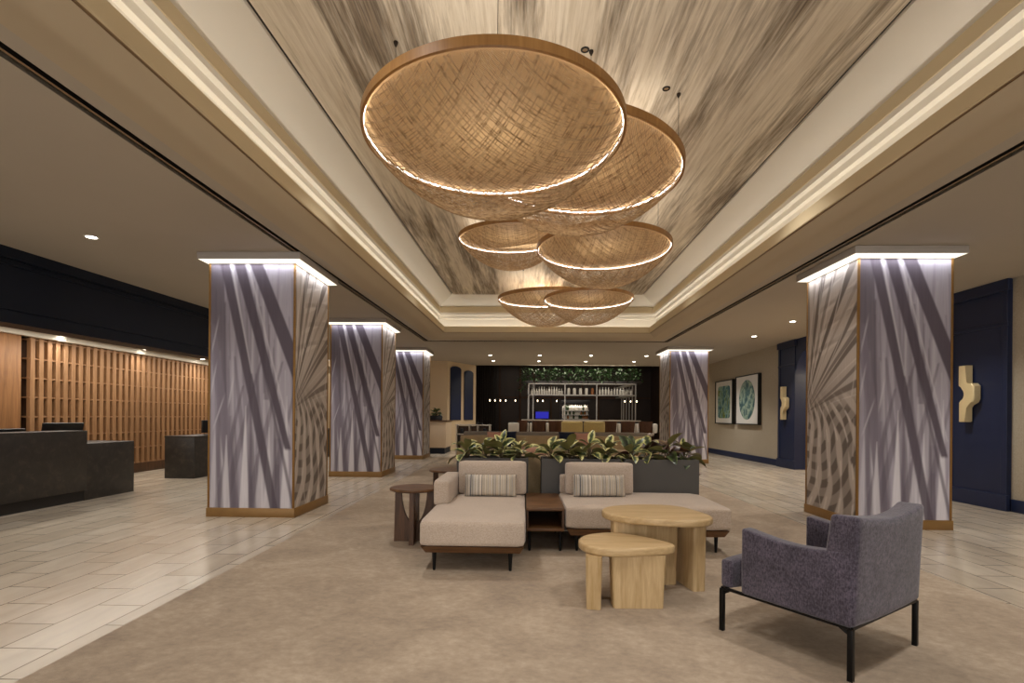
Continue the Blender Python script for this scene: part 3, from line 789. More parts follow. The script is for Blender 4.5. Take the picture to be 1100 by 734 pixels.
def picture(ya, yb, z0, z1, oval, lb):
    p = thing('framed_picture', lb, 'picture', (XR, (ya + yb) / 2, (z0 + z1) / 2), group='framed pictures on the right wall')
    t = 0.03; w, h = (yb - ya) / 2, (z1 - z0) / 2; X0, X1 = -0.10, 0.0
    f = MB()
    f.box(X0, X1, -w, w, -h, -h + t, .003); f.box(X0, X1, -w, w, h - t, h, .003); f.box(X0, X1, -w, -w + t, -h + t, h - t, .003); f.box(X0, X1, w - t, w, -h + t, h - t, .003)
    f.build('frame', M['pframe'], p, smooth=False)
    mb_ = MB().box(-0.075, -0.01, -w + t, w - t, -h + t, h - t).build('mat_board', M['mat'], p)
    b = MB(); n = 40; pts = []
    for k in range(n):
        a = 2 * PI * k / n; c, s = math.cos(a), math.sin(a)
        if oval: pts.append((c * w * .68, s * h * .80))
        else:
            e = 0.22; pts.append((math.copysign(abs(c) ** e, c) * w * .70, math.copysign(abs(s) ** e, s) * h * .74))
    f0 = [b.bm.verts.new((-0.082, u, v)) for u, v in pts]; f1 = [b.bm.verts.new((-0.074, u, v)) for u, v in pts]
    b.bm.faces.new(f0); b.bm.faces.new(list(reversed(f1)))
    for k in range(n): b.bm.faces.new((f0[k], f0[(k + 1) % n], f1[(k + 1) % n], f1[k]))
    b.build('art_print', M['art2' if oval else 'art1'], mb_)
picture(16.42, 17.88, 1.06, 2.50, False, 'left framed print with a rounded green and blue block')
picture(14.62, 16.18, 1.06, 2.54, True, 'right framed print with a blue green oval')

# ------------------------------------------------------------------ seating group
def leg_cone(b, x, y, z1, r0=0.011, r1=0.02):
    b.lathe([(0, .009), (r0, .009), (r1, z1), (0, z1)], 14, (x, y, 0)); return b
ch = thing('chaise_sofa', 'cream chaise with left arm and back cushion on dark tapered legs', 'sofa', (-0.4, 4.8, 0))
MB().soft(-0.402, 4.795, 0.322, 0.845, 1.59, 0.215, 0.045, (0, 0, .012), 9).build('seat', M['cream'], ch, True)
MB().soft(-0.765, 5.16, 0.53, 0.155, 0.84, 0.235, 0.03, (0.004, 0.004, .004), 7).build('arm', M['cream'], ch, True)
Rx = Matrix.Rotation(-0.07, 3, 'X')
MB().soft(-0.325, 5.40, 0.605, 0.71, 0.16, 0.35, 0.035, (0, .014, 0), 8, Rx).build('back_cushion', M['cushion'], ch, True)
MB().soft(-0.36, 5.535, 0.53, 0.70, 0.10, 0.22, 0.03, (0, 0, 0), 6).build('back_rest', M['cream'], ch, True)
b = MB(); b.poly([(-0.81, 4.03), (0.005, 4.03), (0.005, 5.57), (-0.81, 5.57)], 0.155, 0.216, 0, shrink=0.93, c=(-0.40, 4.8)); b.build('wood_base', M['walnut'], ch, True)
for x, y in ((-0.714, 4.11), (-0.10, 4.11), (-0.714, 5.48), (-0.10, 5.48)): leg_cone(MB(), x, y, 0.17).build('leg', M['black'], ch, True)

sb = thing('sofa_bench', 'wide cream bench sofa with one back cushion right of the walnut table', 'sofa', (1.13, 5.1, 0))
MB().soft(1.135, 5.125, 0.332, 1.51, 0.95, 0.215, 0.045, (0, 0, .010), 9).build('seat', M['cream'], sb, True)
MB().soft(0.79, 5.40, 0.61, 0.70, 0.15, 0.33, 0.035, (0, .012, 0), 8, Rx).build('back_cushion', M['cushion'], sb, True)
MB().soft(0.72, 5.535, 0.53, 0.66, 0.10, 0.21, 0.03, (0, 0, 0), 6).build('back_rest', M['cream'], sb, True)
b = MB(); b.poly([(0.40, 4.68), (1.87, 4.68), (1.87, 5.57), (0.40, 5.57)], 0.165, 0.226, 0, shrink=0.95, c=(1.13, 5.12)); b.build('wood_base', M['walnut'], sb, True)
for x, y in ((0.50, 4.77), (1.78, 4.77), (0.50, 5.48), (1.78, 5.48)): leg_cone(MB(), x, y, 0.18).build('leg', M['black'], sb, True)

mt = thing('sofa_table', 'walnut table with open shelf between the chaise and the bench sofa', 'table', (0.2, 5.1, 0))
MB().box(0.028, 0.376, 4.66, 5.56, 0.392, 0.42, 0.005).build('table_top', M['walnut'], mt, True)
MB().box(0.03, 0.374, 4.67, 5.56, 0.205, 0.232, 0.004).build('shelf', M['walnut'], mt, True)
MB().box(0.03, 0.374, 5.50, 5.53, 0.232, 0.36).build('back_panel', M['walnut'], mt, True)
for x in (0.03, 0.356): MB().box(x, x + .018, 4.68, 5.55, 0.232, 0.392).build('side_panel', M['walnutz'], mt, True)
for x, y in ((0.06, 4.75), (0.345, 4.75), (0.06, 5.48), (0.345, 5.48)): leg_cone(MB(), x, y, 0.21, .010, .014).build('leg', M['black'], mt, True)

def lumbar(x, y, z, lb):
    p = MB(); p.pillow(0.53, 0.13, 0.225)
    o = p.build('lumbar_pillow', M['stripe']); o.location = (x, y, z); o.rotation_euler = (-0.22, 0, 0.02)
    tag(o, lb, 'pillow', 'striped lumbar pillows', 'thing')
lumbar(-0.335, 5.20, 0.548, 'striped lumbar pillow propped on the chaise')
lumbar(0.765, 5.20, 0.556, 'striped lumbar pillow propped on the bench sofa')

# planters
def planter(xa, xb, lb):
    p = thing('planter', lb, 'planter', ((xa + xb) / 2, 5.78, 0), group='charcoal trough planters')
    b = MB(); y0_, y1_, z = 5.62, 5.96, 0.79
    b.box(xa, xb, y0_, y0_ + .02, .009, z, .002); b.box(xa, xb, y1_ - .02, y1_, .009, z, .002); b.box(xa, xa + .02, y0_ + .02, y1_ - .02, .009, z, .002); b.box(xb - .02, xb, y0_ + .02, y1_ - .02, .009, z, .002)
    b.box(xa + .02, xb - .02, y0_ + .02, y1_ - .02, .009, .02)
    b.build('trough', M['planter'], p, True, smooth=False)
    MB().box(xa + .02, xb - .02, y0_ + .02, y1_ - .02, .02, z - .03).build('soil', M['soil'], p, True)
PL = [(-0.735, 0.052), (0.197, 1.062), (1.112, 1.912)]
for i, (xa, xb) in enumerate(PL): planter(xa, xb, ('left', 'middle', 'right')[i] + ' charcoal trough planter of three in a row behind the sofas')

def leaf_into(bm, uvl, base, az, el, length, width, droop, roll=0.0, n=7):
    """one pointed oval leaf, folded along its midrib and drooping to the tip"""
    d = Vector((math.cos(az) * math.cos(el), math.sin(az) * math.cos(el), math.sin(el)))
    side = Vector((-math.sin(az), math.cos(az), 0)); upv = side.cross(d) * -1
    side = (Matrix.Rotation(roll, 3, d) @ side); rows = []
    p = Vector(base); cur = d.copy()
    for j in range(n + 1):
        t = j / n
        w = width * (math.sin(PI * min(1, t * 0.93 + 0.07)) ** 0.75) * (1 - 0.25 * t) + 0.001
        up = cur.cross(side).normalized()
        if up.z < 0: up = -up
        rows.append([bm.verts.new(p - side * w / 2 + up * w * 0.14), bm.verts.new(p), bm.verts.new(p + side * w / 2 + up * w * 0.14)])
        cur = (cur + Vector((0, 0, -droop / n))).normalized(); p = p + cur * length / n
    for j in range(n):
        for k in range(2):
            f = bm.faces.new((rows[j][k], rows[j + 1][k], rows[j + 1][k + 1], rows[j][k + 1])); f.smooth = True
            for lp, (uu, vv) in zip(f.loops, ((k / 2, j / n), (k / 2, (j + 1) / n), ((k + 1) / 2, (j + 1) / n), ((k + 1) / 2, j / n))): lp[uvl].uv = (uu, vv)
def plant(x, y, z, lb, mats, nl, size, h, seed, spread=0.06, name='foliage_plant', cat='plant', grp='leafy plants in the troughs'):
    rs = random.Random(seed)
    root = thing(name, lb, cat, (x, y, z), group=grp)
    bms = [bmesh.new() for _ in mats]; uvs = [b_.loops.layers.uv.new('UVMap') for b_ in bms]
    st = MB()
    for k in range(nl):
        az = k * 2.39996 + rs.uniform(-.4, .4); t = k / nl
        el = 0.25 + 0.85 * t + rs.uniform(-.25, .25)
        L = size * rs.uniform(.75, 1.15) * (1 - .25 * t)
        hz = h * (0.25 + 0.75 * t)
        bp = (math.cos(az) * spread * (1 - t), math.sin(az) * spread * (1 - t) * 0.7, hz)
        kk = rs.randrange(len(mats))
        leaf_into(bms[kk], uvs[kk], bp, az, el, L, L * rs.uniform(.48, .62), rs.uniform(.7, 1.4), rs.uniform(-.9, .9))
        st.tube([(0, 0, -0.02), (bp[0] * .5, bp[1] * .5, hz * .6), bp], 0.005, 5)
    st.build('stem', M['stem'], root)
    for b_, m_ in zip(bms, mats):
        me = bpy.data.meshes.new('leaves'); b_.to_mesh(me); b_.free(); me.materials.append(m_)
        o = bpy.data.objects.new('leaves', me); COL.objects.link(o); o.parent = root
    return root
sd = 20
for i, (xa, xb) in enumerate(PL):
    for k in range(4):
        f = (k + 0.5) / 4; sd += 1
        mats = [[M['leafA'], M['leafB']], [M['leafB'], M['leafA']], [M['leafC'], M['leafR'], M['leafA']]][i]
        plant(xa + (xb - xa) * f, 5.79 + (0.04 if k % 2 else -0.03), 0.75, '%s variegated plant in the %s trough planter' % (('leftmost', 'second from left', 'third from left', 'rightmost')[k], ('left', 'middle', 'right')[i]),
              mats, 12, 0.25, 0.17 + 0.05 * ((k * 7 + i * 3) % 3) / 2, sd)

# coffee tables
def slab_leg(b, p0, p1, th, z1, taper=0.9):
    p0, p1 = Vector((*p0, 0)), Vector((*p1, 0)); d = (p1 - p0).normalized(); n = Vector((-d.y, d.x, 0)); c = (p0 + p1) / 2; L = (p1 - p0).length / 2
    k = taper
    top = [c - d * L - n * th / 2, c + d * L - n * th / 2, c + d * L + n * th / 2, c - d * L + n * th / 2]
    bot = [c - d * L * k - n * th / 2 * k, c + d * L * k - n * th / 2 * k, c + d * L * k + n * th / 2 * k, c - d * L * k + n * th / 2 * k]
    vb = [b.bm.verts.new((p.x, p.y, 0.009)) for p in bot]; vt = [b.bm.verts.new((p.x, p.y, z1)) for p in top]
    b.bm.faces.new(list(reversed(vb))); b.bm.faces.new(vt)
    for i in range(4): b.bm.faces.new((vb[i], vb[(i + 1) % 4], vt[(i + 1) % 4], vt[i]))
    bmesh.ops.recalc_face_normals(b.bm, faces=list(b.bm.faces))
    es = [e for e in b.bm.edges if abs(e.verts[0].co.z - e.verts[1].co.z) > 0.1]
    bmesh.ops.bevel(b.bm, geom=es, offset=0.018, segments=3, profile=0.5, affect='EDGES')
    return b
def coffee(pts, z, th, legs, lb, name='coffee_table'):
    cx = sum(p[0] for p in pts) / len(pts); cy = sum(p[1] for p in pts) / len(pts)
    t = thing(name, lb, 'table', (cx, cy, 0))
    MB().poly(spline(pts, 10), z - th, z, 0.016, 4).build('table_top', M['oak'], t, True, ang=50)
    for (a, b_, w, tp) in legs: slab_leg(MB(), a, b_, w, z - th, tp).build('leg', M['oakz'], t, True)
coffee([(.600, 3.93), (.70, 4.12), (.97, 4.22), (1.22, 4.185), (1.335, 3.95), (1.36, 3.70), (1.20, 3.565), (.89, 3.61), (.66, 3.74)], 0.54, 0.052,
       [((0.655, 3.80), (1.15, 3.88), 0.09, 0.96), ((1.265, 3.68), (1.20, 4.06), 0.10, 0.95)], 'taller pale oak coffee table with rounded top on slab legs')
coffee([(.382, 3.54), (.48, 3.70), (.67, 3.76), (.86, 3.64), (1.0, 3.46), (.97, 3.37), (.80, 3.31), (.58, 3.275), (.42, 3.36)], 0.41, 0.055,
       [((0.455, 3.29), (0.50, 3.62), 0.105, 0.90), ((0.575, 3.39), (0.93, 3.40), 0.12, 0.92)], 'shorter pale oak coffee table in front of the taller one')

# round walnut side tables
def ustable(b, ang, R=0.2, H=0.5, th=0.045, w0=0.035):
    """one panel with a deep U cut from its top edge"""
    n = 24; xi = R * 0.93 - 0.06; c, s = math.cos(ang), math.sin(ang)
    def P(u, v, o): return (u * c - o * s, u * s + o * c, v)
    top = [(-R * 0.93, H), (-xi, H)]; bot = [(-R * 0.98, 0), (-xi * 0.999, 0)]
    for k in range(1, n):
        t = math.cos(PI - PI * k / n)
        top.append((xi * t, 0.175 + (H - 0.175) * (1 - math.sqrt(max(0, 1 - t * t)) ** 1.0))); bot.append((xi * t, 0))
    top += [(xi, H), (R * 0.93, H)]; bot += [(xi * 0.999, 0), (R * 0.98, 0)]
    F = [[b.bm.verts.new(P(*p, o)) for p in q] for o in (-th / 2, th / 2) for q in (bot, top)]
    B0, T0, B1, T1 = F
    m = len(top)
    for k in range(m - 1):
        b.bm.faces.new((B0[k], B0[k + 1], T0[k + 1], T0[k])); b.bm.faces.new((B1[k], B1[k + 1], T1[k + 1], T1[k]))
        b.bm.faces.new((T0[k], T0[k + 1], T1[k + 1], T1[k])); b.bm.faces.new((B0[k], B0[k + 1], B1[k + 1], B1[k]))
    for k in (0, m - 1): b.bm.faces.new((B0[k], T0[k], T1[k], B1[k]))
    return b
st0 = thing('side_table', 'x', 'table', (0, 0, 0), group='round walnut side tables')
MB().lathe([(0, .502), (.225, .502), (.24, .51), (.242, .522), (.236, .532), (0, .532)], 56).build('table_top', M['walnut'], st0)
ustable(MB(), 0.0).build('leg_panel', M['walnutz'], st0, smooth=False)
ustable(MB(), PI / 2).build('leg_panel', M['walnutz'], st0, smooth=False)
for i, (x, y, rz, lb) in enumerate(((-1.08, 5.06, 0.06, 'round walnut side table left of the chaise arm'), (-1.01, 6.78, 0.3, 'round walnut side table behind the chaise, half hidden'), (2.05, 6.72, 0.2, 'round walnut side table peeking out right of the right planter'))):
    o = st0 if i == 0 else dup(st0, (0, 0, 0)); o.location = (x, y, 0.009); o.rotation_euler = (0, 0, rz); o['label'] = lb

# armchair
ac = thing('armchair', 'plum grey velvet armchair with thin black legs, seen from behind', 'armchair', (1.666, 2.951, 0), math.radians(34.1))
W2 = 0.385
MB().soft(0, 0.075, 0.345, 0.60, 0.56, 0.17, 0.03, (0, .008, .012), 8).build('seat', M['purple'], ac)
def arm(sx):
    b = MB(); n = 14; prof = [(-0.350, 0.262), (0.215, 0.262)]
    for k in range(n + 1):
        t = k / n; y = 0.215 - t * 0.565
        prof.append((y, 0.632 - 0.030 * math.sin(PI * min(1, t * 1.0)) ** 1.2 - 0.012 * t))
    xo, xi = sx * W2, sx * (W2 - 0.085)
    f0 = [b.bm.verts.new((xo, u, v)) for u, v in prof]; f1 = [b.bm.verts.new((xi, u, v)) for u, v in prof]
    b.bm.faces.new(f0); b.bm.faces.new(list(reversed(f1)))
    for k in range(len(prof)): b.bm.faces.new((f0[k], f0[(k + 1) % len(prof)], f1[(k + 1) % len(prof)], f1[k]))
    bmesh.ops.recalc_face_normals(b.bm, faces=list(b.bm.faces))
    es = [e for e in b.bm.edges if e.calc_face_angle(0) > 0.7]
    bmesh.ops.bevel(b.bm, geom=es, offset=0.014, segments=3, profile=0.5, affect='EDGES')
    return b
for sx in (-1, 1): arm(sx).build('arm', M['purple'], ac, ang=50)
MB().soft(-0.0, 0.318, 0.345, 0.735, 0.085, 0.17, 0.025, (0, .01, .004), 6).build('seat_front', M['purple'], ac)
def chair_back():
    b = MB(); nx, nz = 16, 12
    rows = {}
    def P(i, k, outer):
        u = -1 + 2 * i / nx; t = k / nz
        top = 0.782 - 0.028 * (1 - u * u) * 0.9 + 0.010 * abs(u)
        z = 0.262 + (top - 0.262) * t
        x = u * (W2 - 0.006)
        y = -0.358 - 0.022 * t - 0.012 * (1 - u * u) if outer else -0.345 + 0.165 - 0.07 * t - 0.035 * (1 - u * u) * t
        return (x, y, z)
    g = {o: [[b.bm.verts.new(P(i, k, o)) for k in range(nz + 1)] for i in range(nx + 1)] for o in (True, False)}
    for o in (True, False):
        for i in range(nx):
            for k in range(nz): b.bm.faces.new((g[o][i][k], g[o][i + 1][k], g[o][i + 1][k + 1], g[o][i][k + 1]))
    A, B = g[True], g[False]
    for i in range(nx):
        b.bm.faces.new((A[i][0], A[i + 1][0], B[i + 1][0], B[i][0])); b.bm.faces.new((A[i][nz], A[i + 1][nz], B[i + 1][nz], B[i][nz]))
    for k in range(nz):
        b.bm.faces.new((A[0][k], A[0][k + 1], B[0][k + 1], B[0][k])); b.bm.faces.new((A[nx][k], A[nx][k + 1], B[nx][k + 1], B[nx][k]))
    bmesh.ops.recalc_face_normals(b.bm, faces=list(b.bm.faces))
    es = [e for e in b.bm.edges if e.calc_face_angle(0) > 0.7]
    bmesh.ops.bevel(b.bm, geom=es, offset=0.02, segments=3, profile=0.5, affect='EDGES')
    return b
chair_back().build('backrest', M['purple'], ac, ang=50)
b = MB()
for x in (-0.366, 0.366): b.box(x - .010, x + .010, -0.343, 0.343, 0.250, 0.263)
for y in (-0.343, 0.343): b.box(-0.366, 0.366, y - .010, y + .010, 0.250, 0.263)
for sx in (-1, 1):
    for sy in (-1, 1): b.tube([(sx * 0.366, sy * 0.343, 0.225), (sx * 0.366, sy * 0.295, 0.252)], 0.008, 6)
b.build('base_frame', M['black'], ac, smooth=False)
for sx in (-1, 1):
    for sy in (-1, 1): MB().box(sx * .366 - .0125, sx * .366 + .0125, sy * .343 - .0125, sy * .343 + .0125, 0.008, 0.255, .002).build('leg', M['black'], ac)

# ------------------------------------------------------------------ second seating group behind the planters
rsf = thing('rear_sofa', 'beige sofa turned away, glimpsed between the left and middle planters', 'sofa', (0.5, 6.5, 0))
MB().soft(0.55, 6.12, 0.51, 2.5, 0.18, 0.56, 0.04, (0, 0, 0), 8).build('backrest', M['bench'], rsf, True)
MB().soft(0.55, 6.55, 0.32, 2.5, 0.75, 0.22, 0.04, (0, 0, .01), 8).build('seat', M['bench'], rsf, True)
MB().box(-0.65, 1.75, 6.1, 6.85, 0.12, 0.22, .005).build('wood_base', M['walnut'], rsf, True)
for x in (-.5, 1.6):
    for y in (6.15, 6.8): leg_cone(MB(), x, y, 0.13).build('leg', M['black'], rsf, True)

lsf = thing('long_sofa', 'long beige sofa facing the lobby in front of the bar', 'sofa', (0.8, 12.6, 0))
MB().soft(0.8, 12.98, 0.54, 4.8, 0.2, 0.46, 0.04, (0, 0, 0), 8).build('backrest', M['bench'], lsf, True)
MB().soft(0.8, 12.52, 0.32, 4.8, 0.8, 0.24, 0.05, (0, 0, .01), 8).build('seat', M['bench'], lsf, True)
MB().box(-1.55, 3.15, 12.2, 13.05, 0.009, 0.2, .005).build('wood_base', M['walnut'], lsf, True)
lg = thing('console_ledge', 'long taupe topped console running behind the beige sofa', 'console table', (0.8, 13.3, 0))
MB().box(-1.55, 3.15, 13.12, 13.6, 0.76, 0.85, .006).build('top', M['taupe'], lg, True)
for x in (-1.5, 0.8, 3.06): MB().box(x, x + .05, 13.15, 13.55, 0, 0.76).build('leg', M['walnutz'], lg, True)
def cush(x, y, z, m, lb, w=0.42, h=0.40, rz=0):
    p = MB(); p.pillow(w, 0.18, h); o = p.build('throw_pillow', m)
    o.location = (x, y, z); o.rotation_euler = (-0.25, 0, rz); tag(o, lb, 'pillow', 'throw pillows on the long sofa', 'thing')
cush(-0.73, 12.74, 0.665, M['pink'], 'left of the two rose pink throw pillows on the long sofa', .38, .42)
cush(-0.37, 12.76, 0.675, M['navyc'], 'left of the two navy throw pillows on the long sofa', .38, .42)
cush(1.08, 12.76, 0.67, M['navyc'], 'right of the two navy throw pillows on the long sofa', .42, .42)
cush(1.43, 12.68, 0.655, M['pink'], 'right of the two rose pink throw pillows on the long sofa', .36, .42)
cush(0.13, 6.42, 0.66, M['pink'], 'pale pink cushion on the sofa behind the planters', .34, .44)

# dining chairs in front of the bar
def tub(name, lb, m, x, y, rz, w=0.46, h=1.12, grp=None, seat_m=None):
    t = thing(name, lb, 'chair', (x, y, 0), rz, grp)
    b = MB(); n = 12
    def ring(z, r, y0):
        return [(r * math.sin(-1.25 + 2.5 * k / n), y0 - r * math.cos(-1.25 + 2.5 * k / n), z) for k in range(n + 1)]
    o1, o2, i1, i2 = ring(0.70, w / 2 * .92, .05), ring(h, w / 2 * 1.06, .05), ring(0.70, w / 2 * .92 - .035, .05), ring(h, w / 2 * 1.06 - .03, .05)
    V = [[b.bm.verts.new(p) for p in q_] for q_ in (o1, o2, i2, i1)]
    for a in range(4):
        A, B = V[a], V[(a + 1) % 4]
        for k in range(n): b.bm.faces.new((A[k], A[k + 1], B[k + 1], B[k]))
    b.bm.faces.new([V[a][0] for a in range(4)]); b.bm.faces.new([V[a][n] for a in range(4)])
    b.build('backrest', m, t)
    MB().soft(0, 0.05, 0.70, w * .92, w * .92, 0.09, 0.03, (0, 0, .01), 6).build('seat', seat_m or M['cushion'], t)
    for sx in (-1, 1): MB().soft(sx * (w / 2 + .045), 0.08, 0.90, 0.075, 0.40, 0.30, 0.03, (0, 0, 0), 4).build('arm_pad', M['white'], t)
    for sx in (-1, 1):
        for sy in (-1, 1): MB().tube([(sx * w * .42, .05 + sy * w * .42, 0), (sx * w * .36, .05 + sy * w * .36, 0.66)], 0.014, 8).build('leg', M['walnutz'], t)
    return t
tub('bar_chair', 'brown tub chair with cream seat left of the others, turned sideways', M['rattan'], -0.10, 16.6, 1.0, 0.5, 1.13, 'brown tub chairs by the bar')
for (x, lb) in ((0.50, 'brown tub chair left of the mustard seats'), (1.02, 'brown tub chair immediately left of the mustard seats, second of that pair'), (2.77, 'brown tub chair just right of the mustard seats'), (3.35, 'brown tub chair second to the right of the mustard seats'), (3.93, 'brown tub chair at the far right end of the row')):
    tub('bar_chair', lb, M['rattan'], x, 16.6, 0.0 if x < 3.9 else -0.5, 0.46, 1.12, 'brown tub chairs by the bar')
def hiback(x, lb):
    t = thing('mustard_bench', lb, 'seat', (x, 16.0, 0), 0, 'mustard high back seats')
    MB().soft(0, 0, 0.78, 0.66, 0.10, 0.66, 0.03, (0, .012, 0), 7).build('backrest', M['yellow'], t)
    MB().soft(0, 0.30, 0.44, 0.66, 0.56, 0.16, 0.04, (0, 0, .01), 6).build('seat', M['yellow'], t)
    for sx in (-.28, .28):
        for yy in (0.0, .5): MB().tube([(sx, yy, 0), (sx, yy, .42)], .015, 8).build('leg', M['walnutz'], t)
hiback(1.50, 'left mustard high back seat before the bar'); hiback(2.19, 'right mustard high back seat before the bar')

# ------------------------------------------------------------------ bar
bar = thing('bar_counter', 'island bar with dark front and pale top', 'bar', (2.3, 21, 0))
b = MB(); b.box(0.2, 4.35, 20.0, 20.45, 0, 1.08, .004); b.box(0.2, 0.65, 20.45, 23.0, 0, 1.08, .004); b.box(3.9, 4.35, 20.45, 23.0, 0, 1.08, .004); b.build('bar_front', M['barfront'], bar, True)
b = MB(); b.box(-0.1, 4.5, 19.85, 20.55, 1.08, 1.13, .005); b.box(-0.1, 0.75, 20.55, 23.1, 1.08, 1.13, .005); b.box(3.8, 4.5, 20.55, 23.1, 1.08, 1.13, .005); b.build('bar_top', M['marble'], bar, True)
fr = thing('bar_shelf_frame', 'steel overhead frame and shelf above the island bar', 'shelf', (2.3, 21, 1.13))
b = MB()
for z in (2.09, 2.53): b.box(0.16, 4.38, 20.1, 20.42, z, z + .035)
for z in (2.09, 2.53): b.box(0.16, 0.45, 20.42, 23, z, z + .035); b.box(4.08, 4.38, 20.42, 23, z, z + .035)
b.build('shelf_boards', M['steel'], fr, True, smooth=False)
for (x, y) in ((0.18, 20.12), (0.36, 20.4), (1.60, 20.12), (2.84, 20.12), (4.35, 20.12), (4.35, 20.7), (4.35, 21.3), (4.35, 21.9), (4.35, 22.5), (4.35, 22.95), (0.18, 22.95)):
    MB().box(x - .02, x + .02, y - .02, y + .02, 1.13, 2.55).build('post', M['steel'], fr, True)
def bottle_mesh(kind):
    p = {'tall': [(0, 0), (.038, 0), (.04, .01), (.04, .19), (.016, .23), (.014, .29), (.017, .292), (.017, .31), (0, .31)],
         'squat': [(0, 0), (.052, 0), (.055, .012), (.055, .13), (.02, .165), (.017, .21), (.021, .212), (.021, .235), (0, .235)],
         'jar': [(0, 0), (.06, 0), (.062, .02), (.062, .22), (.05, .235), (.05, .26), (0, .262)]}[kind]
    return MB().lathe(p, 16)
BK = {}
def bottle(kind, m, x, y, z, lb, grp):
    key = (kind, m)
    if key not in BK: BK[key] = o = bottle_mesh(kind).build('bottle', M[m])
    else: o = BK[key].copy(); COL.objects.link(o)
    o.location = (x, y, z); tag(o, lb, 'bottle', grp, 'thing')
rb = random.Random(7)
for i in range(13): bottle(rb.choice(('tall', 'squat')), 'bottle', 0.30 + i * 0.098, 20.25, 2.125, 'glass bottle in the left bay of the overhead bar shelf', 'bottles in the left shelf bay')
for i in range(5): bottle('jar', rb.choice(('bottle', 'bottle2', 'bottle')), 1.75 + i * 0.235, 20.25, 2.125, 'wide jar in the middle bay of the overhead bar shelf', 'jars in the middle shelf bay')
for i in range(9): bottle(rb.choice(('tall', 'squat')), 'bottle', 2.98 + i * 0.115, 20.25, 2.125, 'glass bottle in the right bay of the overhead bar shelf', 'bottles in the right shelf bay')
for i in range(10): bottle(rb.choice(('tall', 'squat')), 'bottle', 4.23, 20.35 + i * 0.26, 2.125, 'glass bottle on the receding right side of the overhead shelf', 'bottles on the side shelf')
bb = thing('back_bar', 'lit back bar shelving stacked with bottles in the bar centre', 'shelf', (2.25, 22.6, 0))
b = MB(); b.box(1.65, 2.85, 22.3, 22.75, 0, 1.15, .004); b.box(1.6, 2.9, 22.76, 22.82, 1.15, 2.0); b.build('cabinet', M['barfront'], bb, True)
MB().box(1.7, 2.8, 22.745, 22.76, 1.2, 1.72).build('lit_back', M['backlit'], bb, True)
for z in (1.15, 1.33, 1.52): MB().box(1.66, 2.84, 22.4, 22.745, z, z + .02).build('shelf_board', M['steel'], bb, True)
tag(MB().box(1.62, 2.86, 22.30, 22.36, 1.80, 1.97, .005).build('display_screen', M['blackp']), 'black strip screen hung above the back bar bottles', 'screen', None, 'thing').parent = None
for r_, z in enumerate((1.17, 1.35, 1.54)):
    for i in range(13): bottle(rb.choice(('tall', 'squat')) if r_ == 2 else 'squat', rb.choice(('bottle', 'bottle2', 'bottle3', 'bottle')), 1.76 + i * 0.083, 22.52, z, '%s shelf bottle on the lit back bar' % ('bottom', 'middle', 'top')[r_], 'bottles on the back bar %s shelf' % ('bottom', 'middle', 'top')[r_])
# plants trailing over the frame
for i in range(9):
    rs = random.Random(300 + i); x = 0.12 + i * 0.53
    root = thing('trailing_plant', '%s trailing green plant over the bar shelf, counted from the left' % ('first', 'second', 'third', 'fourth', 'fifth', 'sixth', 'seventh', 'eighth', 'ninth')[i], 'plant', (x, 20.3, 2.57), group='trailing plants over the bar')
    bm = bmesh.new(); uv = bm.loops.layers.uv.new('UVMap')
    for k in range(150):
        px, py, pz = rs.uniform(-.24, .24), rs.uniform(-.12, .3), rs.uniform(.0, .62)
        if i == 0 and rs.random() < .3: px, py, pz = rs.uniform(-.35, -.1), rs.uniform(-.25, .1), rs.uniform(-.28, .3)
        leaf_into(bm, uv, (px, py, pz), rs.uniform(0, 2 * PI), rs.uniform(-.7, .6), rs.uniform(.09, .17), rs.uniform(.05, .09), rs.uniform(.3, 1), 0, 3)
    me = bpy.data.meshes.new('foliage'); bm.to_mesh(me); bm.free(); me.materials.append(M['ivy']); o = bpy.data.objects.new('foliage', me); COL.objects.link(o); o.parent = root
    MB().box(-.24, .24, -.12, .12, 0.0, .09, .004).build('trough', M['barfront'], root)
# bulbs
for i, (x, lb) in enumerate(((-1.57, 'leftmost bulb of the left row'), (-1.34, 'second bulb of the left row'), (-1.09, 'third bulb of the left row'), (-0.84, 'fourth bulb of the left row'), (-0.40, 'lone bulb between left row and bar frame'), (0.62, 'left bulb of a pair seen under the left shelf bay'), (0.86, 'right bulb of a pair seen under the left shelf bay'), (1.50, 'bulb by the left post of the middle bay'), (2.95, 'bulb by the right post of the middle bay'), (4.60, 'left bulb of three right of the bar frame'), (4.86, 'middle bulb of three right of the bar frame'), (5.14, 'right bulb of three right of the bar frame'))):
    bl = thing('bulb_pendant', 'tiny warm pendant, ' + lb, 'pendant light', (x, 23.5, 1.97), group='tiny warm bulbs around the bar')
    MB().lathe([(0, -.035), (.017, -.022), (.024, 0), (.017, .022), (.008, .05), (0, .05)], 16).build('bulb', M['bulb'], bl)
    MB().tube([(0, 0, .05), (0, 0, 1.93)], .006, 6).build('cord', M['blackp'], bl)
